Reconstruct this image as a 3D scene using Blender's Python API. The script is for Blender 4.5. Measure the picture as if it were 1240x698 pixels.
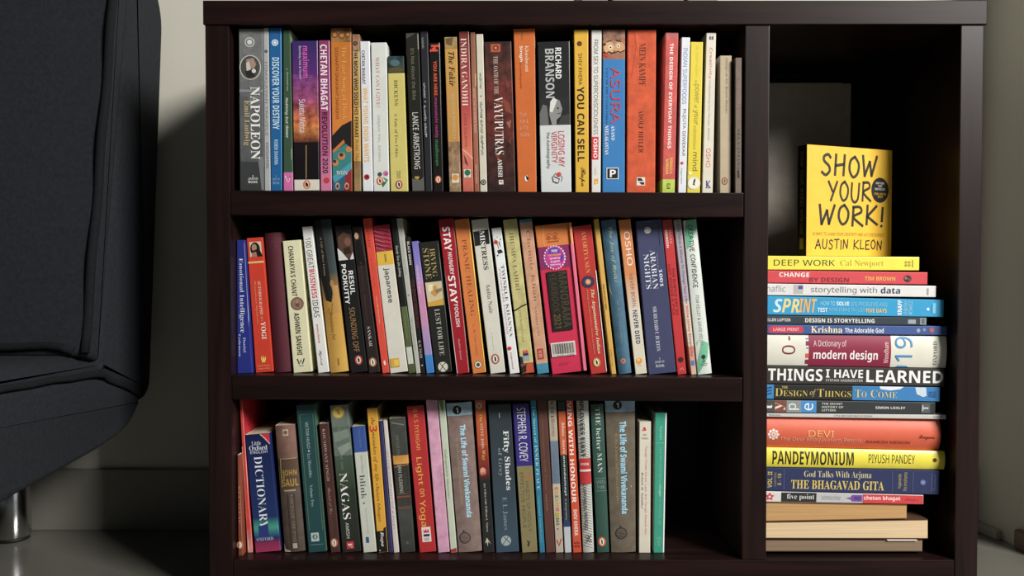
import bpy, bmesh, math, random
from mathutils import Vector, Matrix

for o in list(bpy.data.objects):
    bpy.data.objects.remove(o)
scene = bpy.context.scene
COL = scene.collection
PI = math.pi
random.seed(4)

# ------------------------------------------------------------------ camera
F = 1000.0                    # focal length in pixels of the 1240 px wide frame
DIST = 1.08                   # camera to the bookcase front (y = 0)
CZ = 0.435                    # camera height above the floor
PITCH = math.radians(1.25)
CY = 349.0                    # image row of the optical axis
cam_d = bpy.data.cameras.new('camera')
cam_d.sensor_width = 36.0
cam_d.lens = 36.0 * F / 1240.0
cam_d.shift_y = -(349.0 - CY) / 1240.0
cam_d.clip_start = 0.01
cam = bpy.data.objects.new('camera', cam_d)
cam.location = (0, -DIST, CZ)
cam.rotation_euler = (PI / 2 - PITCH, 0, 0)
COL.objects.link(cam)
scene.camera = cam

# ------------------------------------------------------------------ light and exposure
scene.view_settings.view_transform = 'Standard'
scene.view_settings.look = 'None'
scene.view_settings.gamma = 1.0
scene.view_settings.exposure = 0.0
scene.view_settings.use_curve_mapping = False
world = bpy.data.worlds.new('room_air')
scene.world = world
world.use_nodes = True
world.node_tree.nodes['Background'].inputs[0].default_value = (0.80, 0.88, 1.0, 1)
world.node_tree.nodes['Background'].inputs[1].default_value = 0.054


def area_light(name, loc, target, sx, sy, power, color):
    d = bpy.data.lights.new(name, 'AREA')
    d.shape = 'RECTANGLE'
    d.size = sx
    d.size_y = sy
    d.energy = power
    d.color = color
    o = bpy.data.objects.new(name, d)
    o.location = loc
    o.rotation_euler = (Vector(target) - Vector(loc)).to_track_quat('-Z', 'Y').to_euler()
    COL.objects.link(o)
    return o


# daylight of the room: a high window and a dimmer balcony door, right of and behind the photographer
area_light('high_window_daylight', (2.25, -2.08, 2.1), (0.1, 0.1, 0.4), 0.9, 0.9, 182, (1.0, 0.975, 0.93))
area_light('balcony_door_daylight', (2.3, -2.0, 1.05), (0.3, 0.2, 0.45), 1.6, 1.9, 4.5, (0.93, 0.97, 1.0))


# ------------------------------------------------------------------ helpers
def P(px, py, Y=0.0):
    """the world point at depth Y that the camera sees at pixel (px, py)"""
    u = (CY - py) / F
    r = (px - 620.0) / F
    dy = math.cos(PITCH) + u * math.sin(PITCH)
    dz = u * math.cos(PITCH) - math.sin(PITCH)
    k = (Y + DIST) / dy
    return Vector((r * k, Y, CZ + dz * k))


def lin(h):
    h = h.lstrip('#')
    out = []
    for i in (0, 2, 4):
        c = int(h[i:i + 2], 16) / 255.0
        out.append(c / 12.92 if c <= 0.04045 else ((c + 0.055) / 1.055) ** 2.4)
    return (out[0], out[1], out[2], 1.0)


def new_mat(name):
    m = bpy.data.materials.new(name)
    m.use_nodes = True
    nt = m.node_tree
    return m, nt, nt.nodes['Principled BSDF']


def N(nt, kind, **kw):
    n = nt.nodes.new(kind)
    for k, v in kw.items():
        setattr(n, k, v)
    return n


def plain(name, hexcol, rough=0.5, spec=0.5, metal=0.0, noise=0.0, scale=40, coat=0.0, bump=0.0, bscale=400):
    m, nt, b = new_mat(name)
    c = lin(hexcol)
    b.inputs['Base Color'].default_value = c
    b.inputs['Roughness'].default_value = rough
    b.inputs['Specular IOR Level'].default_value = spec
    b.inputs['Metallic'].default_value = metal
    b.inputs['Coat Weight'].default_value = coat
    b.inputs['Coat Roughness'].default_value = 0.12
    tc = N(nt, 'ShaderNodeTexCoord')
    if noise:
        n = N(nt, 'ShaderNodeTexNoise')
        n.inputs['Scale'].default_value = scale
        n.inputs['Detail'].default_value = 5
        nt.links.new(tc.outputs['Object'], n.inputs['Vector'])
        r = N(nt, 'ShaderNodeMapRange')
        r.inputs[1].default_value = 0.3
        r.inputs[2].default_value = 0.7
        r.inputs[3].default_value = 1 - noise
        r.inputs[4].default_value = 1 + noise
        nt.links.new(n.outputs['Fac'], r.inputs[0])
        x = N(nt, 'ShaderNodeVectorMath', operation='SCALE')
        x.inputs[0].default_value = c[:3]
        nt.links.new(r.outputs[0], x.inputs['Scale'])
        nt.links.new(x.outputs[0], b.inputs['Base Color'])
    if bump:
        n = N(nt, 'ShaderNodeTexNoise')
        n.inputs['Scale'].default_value = bscale
        n.inputs['Detail'].default_value = 3
        nt.links.new(tc.outputs['Object'], n.inputs['Vector'])
        bp = N(nt, 'ShaderNodeBump')
        bp.inputs['Strength'].default_value = bump
        bp.inputs['Distance'].default_value = 0.002
        nt.links.new(n.outputs['Fac'], bp.inputs['Height'])
        nt.links.new(bp.outputs[0], b.inputs['Normal'])
    return m


def printed(name, rough, lo, hi, scale, detail=4, coat=0.0, bump=0.0):
    """printed card: the colour attribute times a little wear"""
    m, nt, b = new_mat(name)
    at = N(nt, 'ShaderNodeAttribute', attribute_name='print')
    tc = N(nt, 'ShaderNodeTexCoord')
    n = N(nt, 'ShaderNodeTexNoise')
    n.inputs['Scale'].default_value = scale
    n.inputs['Detail'].default_value = detail
    n.inputs['Roughness'].default_value = 0.6
    nt.links.new(tc.outputs['Object'], n.inputs['Vector'])
    r = N(nt, 'ShaderNodeMapRange')
    r.inputs[1].default_value = 0.3
    r.inputs[2].default_value = 0.7
    r.inputs[3].default_value = lo
    r.inputs[4].default_value = hi
    nt.links.new(n.outputs['Fac'], r.inputs[0])
    x = N(nt, 'ShaderNodeVectorMath', operation='SCALE')
    nt.links.new(at.outputs['Color'], x.inputs[0])
    nt.links.new(r.outputs[0], x.inputs['Scale'])
    nt.links.new(x.outputs[0], b.inputs['Base Color'])
    b.inputs['Roughness'].default_value = rough
    b.inputs['Specular IOR Level'].default_value = 0.4
    b.inputs['Coat Weight'].default_value = coat
    b.inputs['Coat Roughness'].default_value = 0.25
    if bump:
        bp = N(nt, 'ShaderNodeBump')
        bp.inputs['Strength'].default_value = bump
        bp.inputs['Distance'].default_value = 0.001
        nt.links.new(n.outputs['Fac'], bp.inputs['Height'])
        nt.links.new(bp.outputs[0], b.inputs['Normal'])
    return m


M = {}
M['card'] = printed('printed_card', 0.5, 0.93, 1.05, 55)
M['gloss'] = printed('laminated_card', 0.33, 0.95, 1.05, 40, coat=0.15)
M['worn'] = printed('worn_card', 0.6, 0.72, 1.18, 70, 8, bump=0.25)
M['picture'] = printed('printed_picture', 0.45, 0.25, 1.75, 75, 6)
M['cloth'] = printed('book_cloth', 0.75, 0.85, 1.1, 500, 2, bump=0.3)
M['ink'] = printed('printed_ink', 0.5, 0.95, 1.05, 60)

# paper block: fine leaf lines across the thickness
m, nt, b = new_mat('page_paper')
at = N(nt, 'ShaderNodeAttribute', attribute_name='print')
tc = N(nt, 'ShaderNodeTexCoord')
mp = N(nt, 'ShaderNodeMapping')
mp.inputs['Scale'].default_value = (900, 6, 6)
nz = N(nt, 'ShaderNodeTexNoise')
nz.inputs['Scale'].default_value = 1.0
nz.inputs['Detail'].default_value = 3
nt.links.new(tc.outputs['Object'], mp.inputs['Vector'])
nt.links.new(mp.outputs[0], nz.inputs['Vector'])
mr = N(nt, 'ShaderNodeMapRange')
mr.inputs[1].default_value = 0.3
mr.inputs[2].default_value = 0.7
mr.inputs[3].default_value = 0.82
mr.inputs[4].default_value = 1.08
nt.links.new(nz.outputs['Fac'], mr.inputs[0])
xs = N(nt, 'ShaderNodeVectorMath', operation='SCALE')
nt.links.new(at.outputs['Color'], xs.inputs[0])
nt.links.new(mr.outputs[0], xs.inputs['Scale'])
nt.links.new(xs.outputs[0], b.inputs['Base Color'])
b.inputs['Roughness'].default_value = 0.85
M['pages'] = m


def wood(name, axis, spec):
    m, nt, b = new_mat(name)
    tc = N(nt, 'ShaderNodeTexCoord')
    mp = N(nt, 'ShaderNodeMapping')
    s = [38, 38, 38]
    s[axis] = 2.5
    mp.inputs['Scale'].default_value = s
    n = N(nt, 'ShaderNodeTexNoise')
    n.inputs['Scale'].default_value = 1.6
    n.inputs['Detail'].default_value = 7
    n.inputs['Distortion'].default_value = 0.6
    nt.links.new(tc.outputs['Object'], mp.inputs['Vector'])
    nt.links.new(mp.outputs[0], n.inputs['Vector'])
    cr = N(nt, 'ShaderNodeValToRGB')
    cr.color_ramp.elements[0].position = 0.32
    cr.color_ramp.elements[0].color = lin('140d0d')
    cr.color_ramp.elements[1].position = 0.72
    cr.color_ramp.elements[1].color = lin('281715')
    nt.links.new(n.outputs['Fac'], cr.inputs['Fac'])
    nt.links.new(cr.outputs[0], b.inputs['Base Color'])
    b.inputs['Roughness'].default_value = 0.36
    b.inputs['Specular IOR Level'].default_value = spec
    b.inputs['Coat Weight'].default_value = 0.0
    b.inputs['Coat Roughness'].default_value = 0.35
    bp = N(nt, 'ShaderNodeBump')
    bp.inputs['Strength'].default_value = 0.06
    bp.inputs['Distance'].default_value = 0.001
    nt.links.new(n.outputs['Fac'], bp.inputs['Height'])
    nt.links.new(bp.outputs[0], b.inputs['Normal'])
    return m


M['wood_x'] = wood('mahogany_board', 0, 0.15)
M['wood_z'] = wood('mahogany_upright', 2, 0.24)
M['back'] = plain('dark_back_board', '120c0c', 0.6, 0.3, noise=0.2)
M['wall'] = plain('painted_wall', 'cfccbf', 0.75, 0.3, noise=0.03, scale=6, bump=0.08, bscale=250)
M['strip'] = plain('pale_floor_strip', 'a8a498', 0.5, 0.4, noise=0.06, scale=12)
M['skirt'] = plain('skirting_tile', '8a877d', 0.35, 0.5, noise=0.1, scale=10)
M['floor'] = plain('polished_floor_tile', '6c6a62', 0.16, 0.5, noise=0.12, scale=7)
M['fabric'] = plain('black_sofa_fabric', '202328', 0.9, 0.25, noise=0.2, scale=160, bump=0.5, bscale=700)
M['seam'] = plain('sofa_piping', '15171a', 0.9, 0.2, noise=0.2, scale=200, bump=0.5, bscale=900)
M['chrome'] = plain('chrome_leg', 'c8c8c8', 0.18, 0.5, 1.0, noise=0.03)
M['greybox'] = plain('grey_card_box', '8d8c84', 0.7, 0.3, noise=0.08, scale=20)
M['greyboard'] = plain('grey_cloth_board', 'a8a298', 0.8, 0.25, noise=0.08, scale=60, bump=0.2)
M['rubber'] = plain('black_glide', '101010', 0.6)
M['slip'] = plain('white_paper_slip', 'ded6c8', 0.8, 0.2, noise=0.04)
M['jamb'] = plain('pinkish_timber', '7c6658', 0.6, 0.3, noise=0.15, scale=25)


def tag(o, label=None, cat=None, group=None, kind=None):
    if label:
        o['label'] = label
    if cat:
        o['category'] = cat
    if group:
        o['group'] = group
    if kind:
        o['kind'] = kind
    return o


def empty(name, loc, rot=(0, 0, 0)):
    o = bpy.data.objects.new(name, None)
    o.empty_display_size = 0.02
    o.location = loc
    o.rotation_euler = rot
    COL.objects.link(o)
    return o


def link(name, me, parent=None):
    o = bpy.data.objects.new(name, me)
    COL.objects.link(o)
    if parent is not None:
        o.parent = parent
    return o


def box_mesh(name, x0, x1, y0, y1, z0, z1, mat, bevel=0.0, zr=None):
    """a bevelled board; zr = (z0, z1) of its right end when the board sags a little"""
    bm = bmesh.new()
    r0, r1 = zr if zr else (z0, z1)
    vs = [bm.verts.new(p) for p in ((x0, y0, z0), (x1, y0, r0), (x1, y1, r0), (x0, y1, z0),
                                    (x0, y0, z1), (x1, y0, r1), (x1, y1, r1), (x0, y1, z1))]
    for f in ((0, 3, 2, 1), (4, 5, 6, 7), (0, 1, 5, 4), (1, 2, 6, 5), (2, 3, 7, 6), (3, 0, 4, 7)):
        bm.faces.new([vs[i] for i in f])
    if bevel:
        bmesh.ops.bevel(bm, geom=list(bm.edges), offset=bevel, segments=2, affect='EDGES', profile=0.6)
    me = bpy.data.meshes.new(name)
    bm.to_mesh(me)
    bm.free()
    me.materials.append(mat)
    return me


def tube_mesh(name, pts, r, mat, n=10):
    bm = bmesh.new()
    rings = []
    for i, p in enumerate(pts):
        p = Vector(p)
        a = Vector(pts[max(0, i - 1)])
        c = Vector(pts[min(len(pts) - 1, i + 1)])
        t = (c - a).normalized()
        u = t.cross(Vector((0, 0, 1)))
        if u.length < 0.01:
            u = t.cross(Vector((1, 0, 0)))
        u.normalize()
        w = t.cross(u)
        rings.append([bm.verts.new(p + (u * math.cos(k * 2 * PI / n) + w * math.sin(k * 2 * PI / n)) * r) for k in range(n)])
    for A, B in zip(rings, rings[1:]):
        for k in range(n):
            f = bm.faces.new((A[k], A[(k + 1) % n], B[(k + 1) % n], B[k]))
            f.smooth = True
    bm.faces.new(rings[0][::-1])
    bm.faces.new(rings[-1])
    me = bpy.data.meshes.new(name)
    bm.to_mesh(me)
    bm.free()
    me.materials.append(mat)
    return me


# ------------------------------------------------------------------ lettering
BASES = {'T': (0x1D400, 0x1D7CE), 'R': (0x1D400, 0x1D7CE), 'E': (0x1D434, None), 'F': (0x1D468, None),
         'C': (0x1D4D0, None), 'S': (0x1D5A0, 0x1D7E2), 'B': (0x1D5D4, 0x1D7EC), 'K': (0x1D5D4, 0x1D7EC), 'I': (0x1D608, None),
         'J': (0x1D63C, None), 'M': (0x1D670, 0x1D7F6)}
# hand-drawn capitals: strokes in a box one unit high
HAND = {
    'A': (.8, [[(0, 0), (.42, 1), (.75, 0)], [(.15, .36), (.66, .4)]]),
    'C': (.65, [[(.62, .85), (.4, 1), (.1, .75), (.03, .35), (.25, .02), (.62, .15)]]),
    'D': (.7, [[(.08, 1), (.05, 0)], [(.02, .98), (.45, .85), (.66, .5), (.45, .12), (.05, 0)]]),
    'E': (.6, [[(.58, 1), (.08, .95), (.05, .02), (.58, .06)], [(.07, .5), (.45, .55)]]),
    'F': (.6, [[(.58, 1), (.08, .95), (.05, 0)], [(.07, .5), (.45, .55)]]),
    'H': (.75, [[(.12, 1), (.05, 0)], [(.68, 1), (.6, 0)], [(.08, .45), (.64, .55)]]),
    'I': (.15, [[(.09, 1), (.05, 0)]]),
    'K': (.75, [[(.1, 1), (.04, 0)], [(.7, .98), (.08, .42), (.74, 0)]]),
    'L': (.6, [[(.1, 1), (.05, .02), (.6, .06)]]),
    'N': (.75, [[(.04, 0), (.1, .98), (.6, .04), (.7, 1)]]),
    'O': (.7, [[(.4, 1), (.12, .8), (.05, .35), (.28, 0), (.58, .2), (.66, .65), (.4, 1)]]),
    'R': (.72, [[(.1, 1), (.03, 0)], [(.06, .96), (.5, .98), (.6, .72), (.1, .45), (.7, 0)]]),
    'S': (.6, [[(.56, .85), (.4, 1), (.15, .9), (.15, .68), (.45, .45), (.5, .2), (.25, 0), (0, .14)]]),
    'T': (.7, [[(.02, .96), (.7, 1)], [(.38, .98), (.33, 0)]]),
    'U': (.7, [[(.08, 1), (.04, .3), (.25, 0), (.55, .18), (.66, 1)]]),
    'V': (.7, [[(.02, 1), (.32, 0), (.7, 1)]]),
    'W': (1.0, [[(.04, 1), (.16, 0), (.5, .72), (.62, .02), (.98, 1)]]),
    'Y': (.7, [[(.02, 1), (.34, .48)], [(.7, 1), (.2, 0)]]),
    '!': (.2, [[(.16, 1), (.1, .28)], [(.07, .05), (.09, .02)]]),
    ' ': (.4, []), '.': (.2, [[(.05, .03), (.08, .0)]]),
}
GEO = {}
TYPE_C = bpy.data.curves.new('type', 'FONT')
TYPE_O = bpy.data.objects.new('type', TYPE_C)     # never linked: only lends its outlines


def ribbon(pts, w):
    """flat stroke with mitred bends and blunt ends: list of 2-D quads"""
    V, Fc = [], []
    n = len(pts)
    for i in range(n):
        p = Vector(pts[i])
        a = Vector(pts[max(0, i - 1)])
        c = Vector(pts[min(n - 1, i + 1)])
        d = c - a
        d = d.normalized() if d.length > 1e-9 else Vector((1, 0))
        nn = Vector((-d.y, d.x)) * (w / 2)
        e = Vector((0, 0))
        if i == 0:
            e = -d * w * 0.3
        if i == n - 1:
            e = d * w * 0.3
        V += [tuple(p + nn + e), tuple(p - nn + e)]
    for i in range(n - 1):
        Fc.append((2 * i, 2 * i + 1, 2 * i + 3, 2 * i + 2))
    return V, Fc


def smooth(pts, k=4):
    """Catmull-Rom through the points, so hand strokes bend softly"""
    if len(pts) < 3:
        return pts
    out = []
    for i in range(len(pts) - 1):
        p0 = pts[max(0, i - 1)]
        p1 = pts[i]
        p2 = pts[i + 1]
        p3 = pts[min(len(pts) - 1, i + 2)]
        for j in range(k):
            t = j / k
            out.append(tuple(0.5 * (2 * p1[q] + (p2[q] - p0[q]) * t + (2 * p0[q] - 5 * p1[q] + 4 * p2[q] - p3[q]) * t * t
                                    + (3 * p1[q] - p0[q] - 3 * p2[q] + p3[q]) * t ** 3) for q in (0, 1)))
    out.append(pts[-1])
    return out


CURVY = set('COSUDR')


def text_geo(text, font):
    key = (text, font)
    if key in GEO:
        return GEO[key]
    V, Fc = [], []
    if font == 'H':
        x = 0.0
        for i, ch in enumerate(text):
            wd, strokes = HAND.get(ch, HAND[' '])
            dy = 0.05 * math.sin(i * 2.7)
            for st in strokes:
                st2 = [(x + a, b + dy) for a, b in st]
                if ch in CURVY and len(st2) > 3:
                    runs = [smooth(st2)]
                else:
                    runs = [list(pq) for pq in zip(st2, st2[1:])]
                for run in runs:
                    v, f = ribbon(run, 0.15)
                    o = len(V)
                    V += v
                    Fc += [tuple(q + o for q in ff) for ff in f]
            x += wd + 0.2
    else:
        s = text
        if font in BASES:
            U, D = BASES[font]
            s = ''
            for ch in text:
                if 'A' <= ch <= 'Z':
                    s += chr(U + ord(ch) - 65)
                elif 'a' <= ch <= 'z':
                    cp = U + 26 + ord(ch) - 97
                    s += chr(0x210E if cp == 0x1D455 else cp)
                elif D and ch.isdigit():
                    s += chr(D + ord(ch) - 48)
                else:
                    s += ch
        TYPE_C.body = s
        TYPE_C.resolution_u = 3
        TYPE_C.offset = {'R': -0.013, 'K': 0.018}.get(font, 0.0)
        me = bpy.data.meshes.new_from_object(TYPE_O)
        V = [(v.co.x, v.co.y) for v in me.vertices]
        Fc = [tuple(p.vertices) for p in me.polygons]
        bpy.data.meshes.remove(me)
    xs_ = [v[0] for v in V] or [0, 1]
    ys_ = [v[1] for v in V] or [0, 1]
    x0, x1, y0, y1 = min(xs_), max(xs_), min(ys_), max(ys_)
    V = [((a - x0) / max(1e-6, x1 - x0), (b - y0) / max(1e-6, y1 - y0)) for a, b in V]
    GEO[key] = (V, Fc)
    return GEO[key]


def dye(h):
    """printing ink on paper: a little less saturated than the swatch"""
    r, g, b_, _ = lin(h)
    y = 0.2126 * r + 0.7152 * g + 0.0722 * b_
    k = 0.10
    return (r + (y - r) * k, g + (y - g) * k, b_ + (y - b_) * k, 1.0)


class Sheet:
    """collects flat printed shapes as (verts, faces, colours) and links them as one mesh"""
    def __init__(self):
        self.v, self.f, self.c = [], [], []

    def add(self, V, Fc, col):
        o = len(self.v)
        self.v += V
        self.f += [tuple(q + o for q in f) for f in Fc]
        self.c += [col] * len(Fc)

    def build(self, name, mat, parent, cuts=None, bend=None):
        if not self.f:
            return None
        me = bpy.data.meshes.new(name)
        me.from_pydata(self.v, [], self.f)
        at = me.color_attributes.new('print', 'FLOAT_COLOR', 'CORNER')
        for p, c in zip(me.polygons, self.c):
            for li in p.loop_indices:
                at.data[li].color = c
        if cuts:
            bm = bmesh.new()
            bm.from_mesh(me)
            for xc in cuts:
                bmesh.ops.bisect_plane(bm, geom=list(bm.verts) + list(bm.edges) + list(bm.faces),
                                       plane_co=(xc, 0, 0), plane_no=(1, 0, 0))
            bm.to_mesh(me)
            bm.free()
        if bend:
            for v in me.vertices:
                v.co.y = bend(v.co.x) + v.co.y
        me.materials.append(mat)
        return link(name, me, parent)


# ------------------------------------------------------------------ books
def spine_y(x, T, rnd):
    h = T / 2
    if rnd:
        return rnd * T * min(1.0, (abs(x) / h)) ** 2
    r = min(0.0010, T * 0.16)
    d = max(0.0, abs(x) - (h - r))
    d = min(d, r)
    return r - math.sqrt(max(0.0, r * r - d * d))


def cover_mesh(name, H, Tb, Tt, W, c, rnd, hard, bands, sideL, sideR, base, matnames, rim=None):
    Tm = (Tb + Tt) / 2
    fr = [k / 14 for k in range(-14, 15)] if rnd else [-1, -.985, -.95, -.88, -.8, -.4, 0, .4, .8, .88, .95, .985, 1]
    zs = sorted(set([0.0, H] + [round(z, 5) for bnd in bands for z in bnd[:2] if 0 < z < H]))
    ye = spine_y(Tm / 2, Tm, rnd)
    V, Fc, Cc, Mi, Sm = [], [], [], [], []
    nO = len(fr) + 2
    for z in zs:
        T = Tb + (Tt - Tb) * z / H
        h = T / 2
        outer = [(-h, W)] + [(f * h, spine_y(f * Tm / 2, Tm, rnd)) for f in fr] + [(h, W)]
        hi = h - c
        inner = [(-hi, W)] + [(f * hi, spine_y(f * Tm / 2, Tm, rnd) + c) for f in fr] + [(hi, W)]
        V += [(x, y, z) for x, y in outer] + [(x, y, z) for x, y in inner]
    ring = nO * 2
    paper = rim or lin('e9e2d2')

    def face(idx, cols, mi=0, sm=False):
        Fc.append(idx)
        Cc.append(cols)
        Mi.append(mi)
        Sm.append(sm)

    def col_at(z0, z1):
        zm = (z0 + z1) / 2
        for b0, b1, c0, c1, mi in bands:
            if b0 <= zm <= b1:
                def mix(z):
                    t = 0 if b1 == b0 else (z - b0) / (b1 - b0)
                    return tuple(c0[k] + (c1[k] - c0[k]) * t for k in range(4))
                return mix(z0), mix(z1), mi
        return base, base, 0

    for i in range(len(zs) - 1):
        ca, cb, mi = col_at(zs[i], zs[i + 1])
        o = i * ring
        for k in range(nO - 1):
            a, b2 = ca, cb
            m_ = mi
            if k == 0 and sideL:
                a = b2 = sideL
                m_ = 0
            if k == nO - 2 and sideR:
                a = b2 = sideR
                m_ = 0
            face((o + k, o + k + 1, o + ring + k + 1, o + ring + k), (a, a, b2, b2), m_)
            face((o + nO + k + 1, o + nO + k, o + ring + nO + k, o + ring + nO + k + 1), (paper,) * 4)
        for k in (0, nO - 1):
            face((o + k, o + ring + k, o + ring + nO + k, o + nO + k), (paper,) * 4)
    for o, fl in ((0, False), ((len(zs) - 1) * ring, True)):
        e = base if hard else paper
        ca, cb, _ = col_at(0, zs[1]) if not fl else col_at(zs[-2], H)
        if hard:
            e = cb if fl else ca
        for k in range(nO - 1):
            face((o + k, o + nO + k, o + nO + k + 1, o + k + 1), (e,) * 4)
    me = bpy.data.meshes.new(name)
    me.from_pydata(V, [], Fc)
    at = me.color_attributes.new('print', 'FLOAT_COLOR', 'CORNER')
    for p, cc, mi, sm in zip(me.polygons, Cc, Mi, Sm):
        p.material_index = mi
        p.use_smooth = sm
        for li, col in zip(p.loop_indices, cc):
            at.data[li].color = col
    for mn in matnames:
        me.materials.append(M[mn])
    return me, ye


GAP = 5.0
ROWS = {1: dict(Y=0.010, group='books standing on the top shelf'),
        2: dict(Y=0.028, group='books standing on the middle shelf'),
        3: dict(Y=0.028, group='books standing on the bottom shelf'),
        4: dict(Y=0.020, group='books lying in the right-hand stack')}


def book(row, quad, colr, label, decor=(), bands=(), hard=False, rnd=0.0, W=0.128, dy=0.0, side=None, sideR=None,
         sideL=None, mat='card', edge='d9c9a4', fore=False, name=None, yaw=0.0, smul=1.0):
    R = ROWS[row]
    Y = R['Y'] + dy
    lying = row == 4
    if not lying:
        xtl, xtr, yt, xbl, xbr, yb = quad
        if row == 1:
            yb += 0.9         # the feet are hidden by the board's front edge
        tl, tr, bl, br = P(xtl, yt, Y), P(xtr, yt, Y), P(xbl, yb, Y), P(xbr, yb, Y)
    else:
        xl, ytl, ybl, xr, ytr, ybr = quad
        tl, tr, bl, br = P(xl, ybl, Y), P(xl, ytl, Y), P(xr, ybr, Y), P(xr, ytr, Y)
    tm, bmid = (tl + tr) / 2, (bl + br) / 2
    ax = tm - bmid
    H = ax.length
    ang = math.atan2(ax.x, ax.z)
    wdir = Vector((math.cos(ang), 0, -math.sin(ang)))
    Tb = (br - bl).dot(wdir) - 0.0004
    Tt = (tr - tl).dot(wdir) - 0.0004
    base = bmid.copy()
    if not lying:
        zs_ = shelf_z(row, base.x)
        base.z = zs_ + Tb / 2 * abs(math.sin(ang)) + 0.0002
        lim = board_under(row, base.x) - 0.0012
        H = min(H, (lim - base.z - Tt / 2 * abs(math.sin(ang))) / math.cos(ang))
        zscale = ax.length

    def zz(a):
        if lying:
            return H * (1 - (a - xl) / (xr - xl))
        return ax.length * (yb - a) / (yb - yt)

    root = empty(name or ('hardback_book' if hard else 'paperback_book'), base, (0, ang, math.radians(yaw)))
    tag(root, label, 'book', R['group'])
    c = 0.0022 if hard else 0.0006
    mats = [mat]
    bb = []
    for bd in bands:
        a0, a1, c0 = bd[0], bd[1], dye(bd[2])
        c1 = dye(bd[3]) if len(bd) > 3 and bd[3] else c0
        mi = 0
        if len(bd) > 4:
            if bd[4] not in mats:
                mats.append(bd[4])
            mi = mats.index(bd[4])
        z0, z1 = max(0, min(H, zz(a1))), max(0, min(H, zz(a0)))
        bb.append((round(z0, 5), round(z1, 5), c1, c0, mi))
    sl = dye(sideL or side) if (sideL or side) else None
    sr = dye(sideR or side) if (sideR or side) else None
    Tm = (Tb + Tt) / 2
    me, ye = cover_mesh('cover', H, Tb, Tt, W, c, rnd, hard, bb, sl, sr, dye(colr), mats, dye(colr) if fore else None)
    cover = link('cover', me, root)
    # paper block
    ins = 0.003 if hard else 0.0004
    pb = Sheet()
    hb, ht = Tb / 2 - c - 0.0002, Tt / 2 - c - 0.0002
    y0, y1 = ye + c + 0.0006, W - ins - 0.0003
    z0, z1 = ins, H - ins
    kb, kt = hb + (ht - hb) * z0 / H, hb + (ht - hb) * z1 / H
    pb.add([(-kb, y0, z0), (kb, y0, z0), (kb, y1, z0), (-kb, y1, z0), (-kt, y0, z1), (kt, y0, z1), (kt, y1, z1), (-kt, y1, z1)],
           [(0, 3, 2, 1), (4, 5, 6, 7), (0, 1, 5, 4), (1, 2, 6, 5), (2, 3, 7, 6), (3, 0, 4, 7)], dye(edge))
    pb.build('pages', M['pages'], root)
    if fore:
        # the fore edge faces the room: turn the book round on itself
        root.location = base + Vector((0, W, 0))
        root.rotation_euler = (Matrix.Rotation(ang, 3, 'Y') @ Matrix.Rotation(PI, 3, 'Z')).to_euler()

    def half(z):
        return (Tb + (Tt - Tb) * z / H) / 2

    def pt(a, s, lift):
        z = min(max(zz(a), 0.0004), H - 0.0004)
        return ((2 * s * smul - 1) * half(z), -lift, z)
    def span(d):
        if d[0] in 'TU':
            return d[4], d[5]
        if d[0] == 'R':
            return d[2], d[3]
        if d[0] == 'O':
            return d[2] - d[4], d[2] + d[4]
        q = [a for a, _ in (d[2] if d[0] == 'P' else d[3])]
        return min(q), max(q)
    # printed things that lie close together along the spine make one piece
    S, which = [], {}
    for kind, test in (('emblem', lambda d: d[0] not in 'TU'), ('lettering', lambda d: d[0] in 'TU')):
        it = sorted((span(d) + (i,)) for i, d in enumerate(decor) if test(d))
        end = -1e9
        for a0, a1, i in it:
            if a0 > end + GAP:
                S.append((kind, Sheet()))
                end = a1
            end = max(end, a1)
            which[i] = S[-1][1]
    px = 1.08e-3 * (1.02)
    for i, d in enumerate(decor):
        lift = 0.00012 + 0.00004 * i
        k = d[0]
        if k in 'TU':
            _, font, text, col, a0, a1, s0, s1 = d
            V, Fc = text_geo(text, font)
            if k == 'T':
                pts = [pt(a0 + (a1 - a0) * u, s0 + (s1 - s0) * v, lift) for u, v in V]
            elif not lying:
                pts = [pt(a1 + (a0 - a1) * v, s0 + (s1 - s0) * u, lift) for u, v in V]
            else:
                pts = [pt(a1 + (a0 - a1) * v, s0 + (s1 - s0) * u, lift) for u, v in V]
            which[i].add(pts, Fc, dye(col))
        elif k == 'R':
            _, col, a0, a1, s0, s1 = d
            which[i].add([pt(a0, s0, lift), pt(a0, s1, lift), pt(a1, s1, lift), pt(a1, s0, lift)], [(0, 1, 2, 3)], dye(col))
        elif k == 'O':
            _, col, a, s, r = d[:5]
            asp = d[5] if len(d) > 5 else 1.0
            n = 22
            hw = 2 * half(zz(a))
            pts = [pt(a + r * math.cos(q * 2 * PI / n), s + r * asp * px / hw * math.sin(q * 2 * PI / n), lift) for q in range(n)]
            which[i].add(pts, [tuple(range(n))], dye(col))
        elif k == 'P':
            which[i].add([pt(a, s, lift) for a, s in d[2]], [tuple(range(len(d[2])))], dye(d[1]))
        elif k == 'L':
            hw = 2 * half(H / 2)
            V, Fc = ribbon([(a, s * hw / px) for a, s in d[3]], d[2])
            which[i].add([pt(a, q * px / hw, lift) for a, q in V], Fc, dye(d[1]))
    hm = Tm / 2
    rr = min(0.0010, Tm * 0.16)
    cuts = [hm * f / 10 for f in range(-9, 10)] if rnd else [q * (hm - rr * k) for q in (-1, 1) for k in (1, .55, .25)]
    bend = (lambda x: spine_y(max(-hm, min(hm, x)), Tm, rnd))
    for kind, sh_ in S:
        sh_.build(kind, M['ink'], cover, cuts, bend)
    return root, H, Tb, W


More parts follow.
